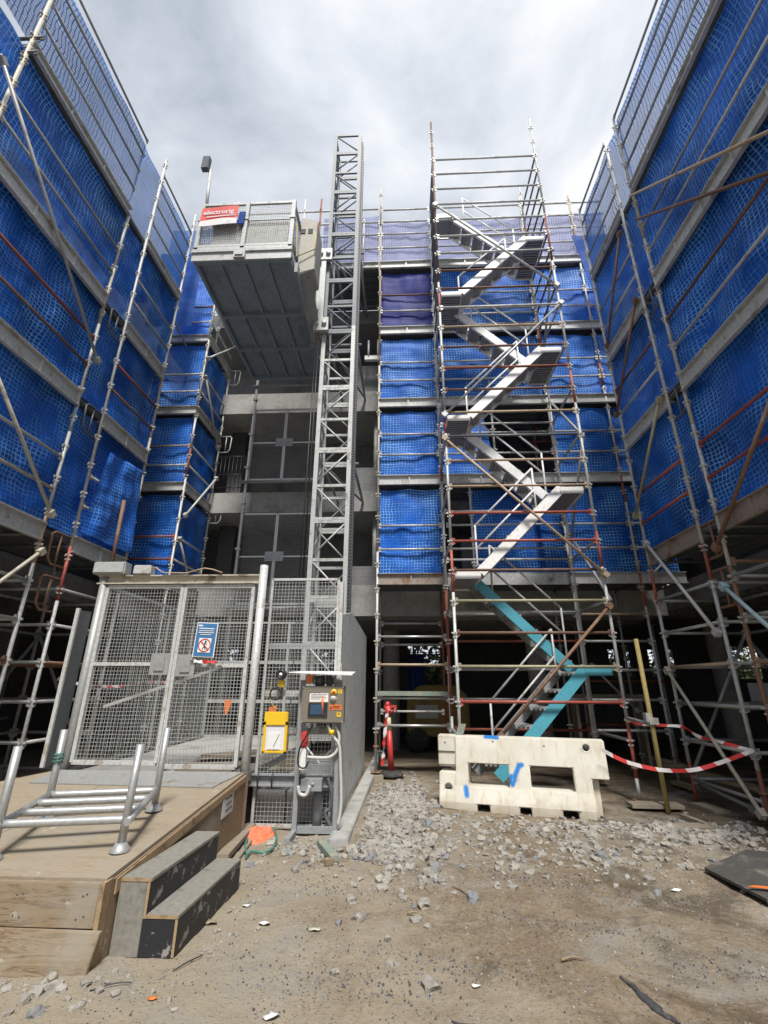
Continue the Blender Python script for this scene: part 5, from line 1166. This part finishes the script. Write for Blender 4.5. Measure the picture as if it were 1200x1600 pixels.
m = MB(); m.hexa([Vector(v) for v in ((-5.2, 3.14, -.02), (-1.77, 3.17, -.02), (-1.77, 3.205, -.02), (-5.2, 3.175, -.02), (-5.2, 3.17, .215), (-1.74, 3.20, .185), (-1.74, 3.232, .185), (-5.2, 3.205, .215))]); rpart('front_board', 'pine', m, (-2.6, 3.18, .0), .004)
m = MB(); m.box(-1.80, -1.775, 3.23, 3.32, .0, z0-.01); rpart('corner_post', 'ply_edge', m, (-1.79, 3.27, 0))
zz = lambda y: z0+(z1-z0)*(y-3.27)/2.25
m = MB(); m.prism([(-3.72, 5.05, zz(5.05)+.003), (-1.86, 4.98, zz(4.98)+.003), (-1.745, 5.5, zz(5.5)+.003), (-3.75, 5.5, zz(5.5)+.003)], (0, 0, .008)); rpart('steel_plate', 'galv_dull', m, (-2.7, 5.2, .6))
m = MB(); m.box(-5.2, -1.85, 3.5, 5.4, .02, .1); rpart('sub_frame', 'plank', m, (-3, 4.5, 0))
m = MB(); rs = random.Random(8)
for x in (-1.86, -1.9, -2.25, -2.28, -2.62): 
    for z in (.24, .35): m.lathe((x+rs.uniform(-.01, .01), 3.225, z+rs.uniform(-.01, .01)), [(0, .002), (.006, .002), (.007, 0)], 8, 'y')
rpart('screw_head', 'galv_dark', m, (-2, 3.22, .3))
m = MB(); m.prism([(-2.98, 3.28, z0+.0005), (-2.974, 3.28, z0+.0005), (-2.974, 5.0, zz(5.0)+.0005), (-2.98, 5.0, zz(5.0)+.0005)], (0, 0, .001)); rpart('sheet_joint', 'galv_dark', m, (-2.98, 4, z0))
# paper notice
pq = [oX(x, y, -1.722) for x, y in ((345, 1281), (363.5, 1266), (366.5, 1232.5), (349, 1245))]
pn = thing('paper_notice', 'white paper with three handwritten lines stuck on the ramp side', 'notice', pq[0])
m = MB(); m.prism(pq, (.003, 0, 0)); m.build('sheet', 'paper', pn, origin=pq[0])
m = MB()
U_, V_ = pq[1]-pq[0], pq[3]-pq[0]
rs = random.Random(3)
for v in (.80, .53, .26):
    u = .25
    while u < .75:
        w = rs.uniform(.05, .10); c = pq[0]+U_*(u+w/2)+V_*v+Vector((.005, 0, 0)); h = rs.uniform(.05, .09)
        m.bar(c-V_*h*.6, c+V_*h*.6+U_*rs.uniform(-.04, .04), .003, .008, (1, 0, 0)); m.bar(c-V_*h*.2, c+U_*w*.8-V_*rs.uniform(-.05, .05), .003, .008, (1, 0, 0)); u += w+.03
m.build('handwriting', 'ink', pn, origin=pq[0])
# ---- tube frame standing on the ramp
fA, fB = oZ(187, 1331, zz(3.6)), oZ(240, 1267, zz(4.4))
lfm = thing('tube_trestle', 'aluminium tube trestle with ladder rungs and flanged feet standing on the ramp', 'trestle', fA)
tA, tB = oY(220, 1163, fA.y), oY(262, 1137, fB.y)
rA, rB = oY(202, 1281, fA.y), oY(246, 1234, fB.y)
lB = oZ(79, 1241, rB.z); lA = oZ(-2, 1289, rA.z); 
tC = oY(101, 1140, lB.y); bC = Vector((lB.x-.0, lB.y, zz(lB.y))); tD = oY(13, 1165, lA.y); bD = Vector((lA.x-.0, lA.y, zz(lA.y)))
def lpart(name, m, o): return m.build(name, 'alu', lfm, origin=o)
for a, b in ((fA, tA), (fB, tB), (bC, tC), (bD, Vector((lA.x, lA.y, tA.z)))):
    m = MB(); m.tube(a, b, .027, 14); m.lathe(a+Vector((0, 0, .005)), [(.068, 0), (.068, .008), (.048, .028), (.034, .05), (.027, .05)], 18); lpart('post', m, a)
for a, b in ((rA, rB), (lA, lB)): m = MB(); d = (b-a).normalized(); m.tube(a-d*.05, b+d*.02, .024, 12); lpart('side_rail', m, a)
for t in (0.02, .35, .67, .98):
    a, b = lA.lerp(lB, t), rA.lerp(rB, t); m = MB(); d = (b-a).normalized(); m.path([a, a+d*.06, b-d*.06, b], .026, 12); lpart('rung', m, a)
wr = MB(); c = lB+Vector((0, 0, .22)); wr.path([c+Vector((.038*math.cos(t), .038*math.sin(t), .004*t)) for t in [i*.6 for i in range(34)]], .006, 5); tag(wr.build('green_string', 'green_hose', origin=c), 'green string wound round a rear post of the tube trestle', 'string')

# ---- plywood steps
sx0, sx1, sx2, ya, yb, h1, h2 = -1.765, -1.575, -1.375, 3.385, 4.36, .205, .385
stp = thing('steps', 'two tread box steps of black formply against the side of the ramp', 'steps', (sx0, ya, 0))
def spart(name, mat, m, o, bevel=.002): return m.build(name, mat, stp, origin=o, bevel=bevel)
def sk(x, y): return (x+(y-ya)*.05, y)
def sbox(m, xa, xb, y0, y1, z0_, z1_):
    c = [sk(xa, y0), sk(xb, y0), sk(xb, y1), sk(xa, y1)]; return m.hexa([(a, b, z0_) for a, b in c]+[(a, b, z1_) for a, b in c])
m = MB(); sbox(m, sx0, sx1+.005, ya, yb, h2-.02, h2); spart('tread', 'formply_worn', m, (sx0, ya, h2))
m = MB(); sbox(m, sx1-.0, sx2, ya, yb, h1-.02, h1); spart('tread', 'formply_worn', m, (sx1, ya, h1))
m = MB(); sbox(m, sx1-.018, sx1, ya+.002, yb-.002, h1+.002, h2-.022); spart('riser', 'formply', m, (sx1, ya, h1))
m = MB(); sbox(m, sx2-.018, sx2, ya+.002, yb-.002, 0, h1-.022); spart('riser', 'formply', m, (sx2, ya, 0))
for y in (ya, yb-.018):
    m = MB(); sbox(m, sx0, sx1-.02, y, y+.018, 0, h2-.022); spart('cheek', 'formply_worn', m, (sx0, y, 0)); m = MB(); sbox(m, sx1-.018, sx2-.02, y, y+.018, 0, h1-.022); spart('cheek', 'formply', m, (sx1, y, 0))
for xa, xb, z_ in ((sx0, sx1, h2), (sx1, sx2, h1)):
    m = MB(); sbox(m, xa, xb, ya-.003, ya-.0005, z_-.019, z_-.001); sbox(m, xb-.017, xb-.001, ya-.003, ya-.0005, max(0, z_-.2), z_-.022); spart('ply_edge', 'ply_edge', m, (xa, ya, z_), 0)

# ---- water filled barrier
bL, bR = Vector((.385, 6.955, -.02)), Vector((2.28, 6.49, -.02)); ang = math.atan2(bR.y-bL.y, bR.x-bL.x)
bar_ = thing('plastic_barrier', 'dirty white plastic water barrier with two slots and a blue spray tick', 'barrier', bL); bar_.rotation_euler.z = ang; bar_.rotation_euler.y = 0
def yf(z): return 0 if z <= .12 else (.02+.11*(z-.12)/.78)
def slab(m, filled, xs, zs, th=.44, rec=0):
    vi = {}
    def V(i, j, s):
        if (i, j, s) not in vi:
            z = zs[j]; y = yf(z)+rec if s == 0 else th-yf(z)-rec; vi[(i, j, s)] = len(m.v); m.v.append((xs[i], y, z))
        return vi[(i, j, s)]
    def F_(*a): m.f.append(a); m.m.append(0); m.sm.append(False)
    nx_, nz = len(xs)-1, len(zs)-1; fl = lambda i, j: 0 <= i < nx_ and 0 <= j < nz and filled((xs[i]+xs[i+1])/2, (zs[j]+zs[j+1])/2)
    for i in range(nx_):
        for j in range(nz):
            if not fl(i, j): continue
            F_(V(i, j, 0), V(i+1, j, 0), V(i+1, j+1, 0), V(i, j+1, 0)); F_(V(i+1, j, 1), V(i, j, 1), V(i, j+1, 1), V(i+1, j+1, 1))
            if not fl(i-1, j): F_(V(i, j, 1), V(i, j, 0), V(i, j+1, 0), V(i, j+1, 1))
            if not fl(i+1, j): F_(V(i+1, j, 0), V(i+1, j, 1), V(i+1, j+1, 1), V(i+1, j+1, 0))
            if not fl(i, j-1): F_(V(i, j, 1), V(i+1, j, 1), V(i+1, j, 0), V(i, j, 0))
            if not fl(i, j+1): F_(V(i, j+1, 0), V(i+1, j+1, 0), V(i+1, j+1, 1), V(i, j+1, 1))
xs = [0, .02, .24, .40, .50, .66, .92, 1.02, 1.16, 1.18, 1.52, 1.70, 1.74, 1.90, 2.10]; zs = [0, .11, .12, .30, .45, .50, .56, .70, .88]
def fill(x, z):
    if .40 < x < .92 and .30 < z < .56: return False
    if 1.18 < x < 1.70 and .30 < z < .56: return False
    if z < .11 and (.50 < x < .66 or 1.02 < x < 1.16 or 1.52 < x < 1.70): return False
    if x < .24 and z > .45: return False
    if x < .02: return False
    if x > 1.90 and z < .45: return False
    return True
m = MB(); slab(m, fill, xs, zs); bd = m.build('body', 'barrier', bar_, bevel=.014, origin=bL)
def fix(o, loc):   # local coordinates of the rotated barrier
    o.location = loc
bd.location = (0, 0, 0); bd.data.transform(Matrix.Translation(bL))
m = MB(); m.box(.0, .25, .15, .29, .5, .885); m.box(.0, .24, .13, .15, .52, .66); m.box(.0, .24, .13, .15, .68, .86); o_ = m.build('coupling_lug', 'barrier', bar_, bevel=.012); o_.location = (0, 0, 0)
m = MB(); m.box(1.86, 1.985, .16, .32, .04, .44); o_ = m.build('coupling_lug', 'barrier', bar_, bevel=.012); o_.location = (0, 0, 0)
for x, z, r in ((.14, .27, .055), (1.88, .79, .045)):
    m = MB(); m.lathe((x, yf(z), z), [(r*1.25, .010), (r, .012), (r*.85, -.002)], 20, 'y'); o_ = m.build('socket_rim', 'barrier', bar_); o_.location = (0, 0, 0)
    m = MB(); m.lathe((x, yf(z)-.003, z), [(0, .004), (r*.82, .004), (r*.84, .0)], 20, 'y'); o_ = m.build('socket_shade', 'rubber', bar_); o_.location = (0, 0, 0)  # flat black disc stands in for the shade inside the recess
m = MB()
for x, z in ((.10, .80), (.74, .83), (1.38, .80), (1.72, .12), (.9, .16)): m.lathe((x, yf(z) if x > .2 else .13, z), [(0, .006), (.014, .006), (.016, 0)], 8, 'y')
o_ = m.build('moulding_stud', 'cream', bar_); o_.location = (0, 0, 0)
m = MB(); m.box(.23, .33, .2, .24, .86, 1.02); m.v = [(x+(z-.86)*.35, y, z) for x, y, z in m.v]; o_ = m.build('green_tag', 'green_board', bar_); o_.location = (0, 0, 0)

# ---- bollard
bo = oZ(612, 1213, .03); bl_ = thing('bollard', 'red post bollard with cream band on a black rubber base', 'bollard', bo)
m = MB(); m.lathe(bo, [(0, 0), (.20, 0), (.205, .03), (.17, .075), (.07, .09), (0, .09)], 24); m.build('rubber_base', 'rubber', bl_, origin=bo)
tilt = Vector((-.06, -.02, 1)).normalized(); P_ = lambda h: bo+tilt*h
m = MB(); m.tube(P_(.08), P_(.74), .052, 16, .045); m.build('post', 'plastic_red', bl_, origin=bo)
m = MB(); m.tube(P_(.72), P_(.96), .047, 16, .043); m.build('reflective_band', 'plastic_cream', bl_, origin=bo)
m = MB(); m.tube(P_(.95), P_(1.12), .055, 14, .06); m.tube(P_(1.1), P_(1.2), .06, 14, .03); m.box(bo.x-.13, bo.x+.09, bo.y-.03, bo.y+.02, bo.z+1.09, bo.z+1.13); m.path([P_(1.0)+Vector((.05, 0, 0)), P_(1.08)+Vector((.14, 0, 0)), P_(1.02)+Vector((.15, 0, 0))], .018, 6); m.build('wrapped_top', 'plastic_red', bl_, origin=bo)
by = bo.y-.08
tape('red and white tape twisted down from the head of the bollard', [oY(x, y, by) for x, y in ((608, 1108), (604, 1120), (602, 1140), (600, 1160), (599, 1180), (597, 1196))], .06, twist=.9)
tape('red and white tape slung from the barrier end to the right scaffold leg', [oY(x, y, Y) for x, y, Y in ((938, 1170, 6.43), (962, 1183, 6.4), (987, 1193, 6.38), (1033, 1203, 6.34), (1083, 1203, 6.28), (1130, 1190, 6.2), (1178, 1172, 6.14))], .043, twist=.15)
tape('red and white tape drooping from the right scaffold leg back to the stair tower', [oY(x, y, Y) for x, y, Y in ((1177, 1173, 6.16), (1120, 1158, 6.5), (1090, 1150, 6.8), (1067, 1136, 7.0), (1030, 1133, 7.2), (1000, 1131, 7.4), (975, 1124, 7.48))], .04, twist=.5)

# ---- concrete kerb, boards, pole
kb = MB(); kb.hexa([Vector(v) for v in ((-.79, 5.38, -.03), (-.585, 5.40, -.03), (-.53, 12, -.03), (-.74, 12, -.03), (-.77, 5.38, .075), (-.60, 5.40, .075), (-.55, 12, .075), (-.72, 12, .075))]); tag(kb.build('kerb_strip', 'kerb', bevel=.008, origin=(-.68, 5.4, 0)), 'long pale concrete kerb strip beside the solid hoarding of the enclosure', 'kerb')
def plank(name, label, cat, a, b, w, h, mat, up=(0, 0, 1)):
    m = MB(); m.bar(a, b, w, h, up); return tag(m.build(name, mat, bevel=.003, origin=a), label, cat)
a, b = oZ(347, 1340, .05), oZ(392, 1290, .06); plank('timber_plank', 'weathered timber plank lying on the ground beside the ramp', 'plank', a, b, .11, .05, 'plank')
a, b = oZ(352, 1345, .02), oZ(395, 1296, .02); plank('thin_batten', 'thin grey batten under the plank beside the ramp', 'batten', a+Vector((.1, 0, 0)), b+Vector((.08, 0, 0)), .03, .03, 'plank')
a, b = oZ(501, 1316, .05), oZ(523, 1342, .05); plank('timber_offcut', 'short green-grey timber off-cut in front of the control stand', 'off-cut', a, b, .08, .05, 'green_board')
a, b = oZ(507, 1348, .03), oZ(519, 1345, .03); plank('timber_offcut', 'tiny fresh pine off-cut beside the green-grey one', 'off-cut', a, b, .07, .05, 'pine')
a, b = oZ(983, 1257, .05), oZ(1064, 1259, .05); plank('sole_board', 'long sole board lying under the right leg of the stair tower', 'sole board', a, b, .22, .045, 'plank')
a, b = oZ(1090, 1256, .03), oZ(1130, 1270, .03); plank('sole_board', 'short sole board under the rear leg of the right scaffold', 'sole board', a, b, .22, .04, 'plank')
a, b = oZ(1036, 1293, .03), oZ(1108, 1292, .03); plank('sole_board', 'split board on the rubble in front of the yellow pole', 'sole board', a, b, .2, .04, 'plank')
a, b = oZ(1066, 1275, .04), oZ(1105, 1290, .04); plank('thin_batten', 'narrow batten resting on the split board by the yellow pole', 'batten', a, b, .06, .05, 'plank')
a, b = oZ(1055, 1222, .06), oZ(1085, 1232, .06); plank('sole_board', 'pale packing board behind the hazard tape', 'sole board', a, b, .16, .05, 'pine')
for x_, y_, lab in ((-.55, 9.0, 'timber packing block under the leg of the slim scaffold bay'), (.77, 9.0, 'timber packing block under the second leg of the slim scaffold bay')):
    m = MB(); m.box(x_-.14, x_+.14, y_-.14, y_+.14, -.02, .07); tag(m.build('packing_block', 'plank', bevel=.004, origin=(x_, y_, 0)), lab, 'block')
yp = thing('leaning_pole', 'yellow weathered timber pole standing upright beside the stair tower', 'pole', (3.29, 7.0, 0))
m = MB(); m.tube((3.29, 7.0, .0), (3.27, 7.0, 2.13), .031, 10, .029); m.build('pole', 'yellowpole', yp, origin=(3.29, 7, 0)); m = MB(); m.box(3.23, 3.35, 6.94, 7.05, 1.02, 1.1); m.box(3.2, 3.26, 6.95, 7.03, 1.05, 1.16); m.build('clamp', 'galv', yp, origin=(3.29, 7, 1.05))
tb2 = MB(); tb2.tube(oY(980, 1122, 7.45), oY(1024, 1133, 7.02), .024); tag(tb2.build('clamped_tube', 'galv_dull'), 'short tube clamped between the yellow pole and the stair tower', 'tube')
# ---- black formply sheet on the right, rubber strip, orange bag, hose
pan = thing('formply_sheet', 'black worn formply sheet lying on the dirt at the right edge', 'sheet', (2.9, 4.9, 0))
m = MB(); m.prism([(2.52, 4.90, .03), (2.60, 4.28, .03), (3.6, 4.3, .045), (3.7, 5.2, .05), (3.17, 5.36, .04)], (0, 0, .022)); m.build('sheet', 'dusty_formply', pan, origin=(2.9, 4.9, .03))
m = MB(); p_ = oZ(1188, 1387, .075); m.prism([p_+Vector(v) for v in ((-.08, .01, 0), (-.03, .03, 0), (.05, .02, 0), (.12, -.02, 0), (.06, -.035, 0), (.01, -.01, 0))], (0, 0, .004)); m.build('orange_patch', 'orange', pan, origin=p_)
ps2 = MB(); ps2.prism([(3.55, 5.55, .02), (3.9, 5.35, .03), (4.2, 5.6, .03), (3.7, 5.85, .02)], (0, 0, .05)); tag(ps2.build('rubber_mat', 'rubber', origin=(3.7, 5.6, 0)), 'black rubber mat at the foot of the right scaffold', 'mat')
def strip(name, label, cat, pxs, w, mat, amp=.02):
    pts = smooth([oZ(x, y, .012) for x, y in pxs]); m = MB(); vs = []
    for i, p in enumerate(pts):
        d = (pts[min(i+1, len(pts)-1)]-pts[max(i-1, 0)]).normalized(); n_ = Vector((-d.y, d.x, 0)); k_ = w*(.4+.6*math.sin(PI*(i+1)/(len(pts)+1)))*(1+.5*noise.noise(Vector((i*.35, w*90, 0)))); z = gz(p.x, p.y)
        for s, hh in ((-1, 0), (-.2, amp*(1+.9*noise.noise(Vector((i*.5, 7, 0))))), (.4, amp*.6*(1+.9*noise.noise(Vector((i*.6, 3, 0))))), (1, 0)): vs.append(Vector((p.x, p.y, z+.004+hh))+n_*s*k_/2)
    fs = [(4*i+j, 4*i+j+1, 4*i+5+j, 4*i+4+j) for i in range(len(pts)-1) for j in range(3)]; m.add(vs, fs, True); o = m.build(name, mat, origin=pts[0]); sm = o.modifiers.new('thickness', 'SOLIDIFY'); sm.thickness = .004; return tag(o, label, cat)
strip('rubber_strip', 'torn black rubber strip lying across the dirt at lower right', 'rubber strip', ((969, 1522), (985, 1533), (1000, 1548), (1020, 1563), (1035, 1575), (1047, 1580), (1060, 1590)), .05, 'bag', .010)
strip('rubber_scrap', 'small black rubber scrap at the bottom centre of the dirt', 'rubber strip', ((706, 1590), (722, 1596), (745, 1599), (762, 1603)), .02, 'bag', .005)
m = MB(); oc = oZ(405, 1308, .0)+Vector((-.02, .0, 0)); vs = []
NA, NR = 40, 12
for i in range(NR+1):
    r = i/NR
    for j in range(NA):
        t = 2*PI*j/NA; k_ = 1+.28*noise.noise(Vector((math.cos(t)*1.6, math.sin(t)*1.6, 3))); x, y = r*.185*k_*math.cos(t), r*.23*k_*math.sin(t)
        z = (1-r*r)*.07*(1+1.1*noise.noise(Vector((x*13, y*13, 1))))+.035*noise.noise(Vector((x*24, y*24, 5)))*(1-r**3)
        vs.append(oc+Vector((x, y, max(0, z)+.006)))
fs = [(i*NA+j, i*NA+(j+1) % NA, (i+1)*NA+(j+1) % NA, (i+1)*NA+j) for i in range(NR) for j in range(NA)]; m.add(vs, fs, True); tag(m.build('orange_netting', 'orange_mesh', origin=oc), 'crumpled heap of orange plastic netting on the ground beside the ramp', 'netting')
hz = MB(); hp = [oZ(x, y, .03) for x, y in ((386, 1335), (383, 1320), (392, 1300), (390, 1282), (400, 1276), (415, 1282), (428, 1296), (432, 1312), (425, 1326), (410, 1332), (393, 1330), (384, 1340))]; hz.path(smooth(hp), .011, 7); tag(hz.build('garden_hose', 'green_hose', origin=hp[0]), 'green hose looped round the orange netting beside the ramp', 'hose')
def scrap(name, label, cat, px, sz, mat, seed):
    rs = random.Random(seed); c = oZ(*px, .01); c.z = gz(c.x, c.y)+.006; m = MB(); n = 9; vs = [c+Vector((0, 0, sz*.25))]
    for i in range(n): t = 2*PI*i/n; r = sz*rs.uniform(.5, 1.1); vs.append(c+Vector((r*math.cos(t), r*.6*math.sin(t), rs.uniform(0, sz*.3))))
    m.add(vs, [(0, 1+i, 1+(i+1) % n) for i in range(n)], True); o = m.build(name, mat, origin=c); s = o.modifiers.new('thickness', 'SOLIDIFY'); s.thickness = .003; return tag(o, label, cat)
scrap('paper_scrap', 'crumpled white paper scrap at the bottom edge of the dirt', 'paper', (425, 1588), .05, 'paper', 1)
scrap('paper_scrap', 'torn cream packaging scrap on the dirt below the rubble heap', 'paper', (490, 1451), .05, 'cream', 2)
scrap('paper_scrap', 'white folded paper on the dirt right of the barrier', 'paper', (1056, 1388), .05, 'white', 3)
scrap('paper_scrap', 'grey packaging scrap beside the lower step', 'paper', (330, 1441), .06, 'plywood', 4)
scrap('orange_scrap', 'small bright orange plastic scrap on the dirt near the steps', 'scrap', (238, 1564), .025, 'orange', 5)
scrap('plastic_scrap', 'slim white plastic scrap on bare dirt at bottom centre', 'scrap', (743, 1541), .03, 'white', 6)
scrap('plaster_patch', 'flattened white plaster lump below the end of the steps', 'plaster', (412, 1442), .06, 'white', 7)
scrap('plaster_patch', 'broken white plaster lump right of the lower step', 'plaster', (385, 1418), .04, 'paper', 8)
for i, (p, q, lab) in enumerate((((707, 1386), (733, 1403), 'dark stick lying on the dirt below the barrier'), ((652, 1383), (671, 1394), 'pale stick beside the rubble heap'), ((636, 1426), (662, 1431), 'bent brown stick on the open dirt'), ((270, 1517), (316, 1493), 'thin dark wire lying beside the steps'), ((877, 1500), (912, 1498), 'tan splinter of wood on the dirt at right'), ((140, 1548), (205, 1535), 'thin dark wire on the dirt in front of the ramp'))):
    a, b = oZ(*p, .015), oZ(*q, .015); m = MB(); c = (a+b)/2+Vector((.01, .015, .006)); m.path(smooth([a, c, b]),   .007 if 'wire' not in lab else .003, 6, r2=.004 if 'wire' not in lab else .003); tag(m.build('stick' if 'wire' not in lab else 'wire', ('brown', 'pine', 'pine', 'black', 'pine', 'black')[i], origin=a), lab, 'stick' if 'wire' not in lab else 'wire')

# ================================================================== SKY, SUN, OUTPUT
SUN_EL, SUN_AZ = math.radians(58), math.radians(171)      # azimuth clockwise from +Y
w = bpy.data.worlds.new('World'); S.world = w; w.use_nodes = True; nt = w.node_tree; L = nt.links
bg = nt.nodes['Background']
sky = nt.nodes.new('ShaderNodeTexSky'); sky.sky_type = 'NISHITA'; sky.sun_disc = False; sky.sun_elevation = SUN_EL; sky.sun_rotation = SUN_AZ; sky.air_density = 1; sky.dust_density = 1.5; sky.ozone_density = 1.2
tc = nt.nodes.new('ShaderNodeTexCoord'); sp_ = nt.nodes.new('ShaderNodeSeparateXYZ'); L.new(tc.outputs['Generated'], sp_.inputs[0])
zc = math_(nt, 'MAXIMUM', sp_.outputs[2], .06)
cb_ = nt.nodes.new('ShaderNodeCombineXYZ'); L.new(math_(nt, 'DIVIDE', sp_.outputs[0], zc), cb_.inputs[0]); L.new(math_(nt, 'DIVIDE', sp_.outputs[1], zc), cb_.inputs[1]); cb_.inputs[2].default_value = 3.7
n1 = noisef(nt, 2.1, 10, .55, vec=cb_.outputs[0], dist=.25); n2 = noisef(nt, .8, 5, .5, vec=cb_.outputs[0], dist=.3)
cov = ramp(nt, n1, [(.27, (0, 0, 0)), (.37, (1, 1, 1))])
shade = ramp(nt, math_(nt, 'ADD', math_(nt, 'MULTIPLY', n1, .78), math_(nt, 'MULTIPLY', n2, .22)), [(.38, (2.2, 2.5, 2.95)), (.46, (3.1, 3.35, 3.75)), (.52, (3.75, 4.0, 4.4)), (.61, (4.9, 5.0, 5.15))])
skyc = mixc(nt, .55, sky.outputs[0], (2.0, 2.55, 3.3))
L.new(mixc(nt, cov, skyc, shade), bg.inputs['Color']); bg.inputs['Strength'].default_value = .088
su = bpy.data.lights.new('sun', 'SUN'); su.energy = 2.3; su.angle = math.radians(13); su.color = (1, .96, .9)
so = bpy.data.objects.new('sun', su); COL.objects.link(so)
dv = Vector((math.sin(SUN_AZ)*math.cos(SUN_EL), math.cos(SUN_AZ)*math.cos(SUN_EL), math.sin(SUN_EL)))
so.rotation_euler = dv.to_track_quat('Z', 'Y').to_euler(); so.location = dv*30
S.view_settings.view_transform = 'Standard'; S.view_settings.look = 'None'; S.view_settings.gamma = 1; S.view_settings.exposure = 1.2
S.render.resolution_x, S.render.resolution_y = 768, 1024
S.cycles.transparent_max_bounces = 16; S.cycles.max_bounces = 7
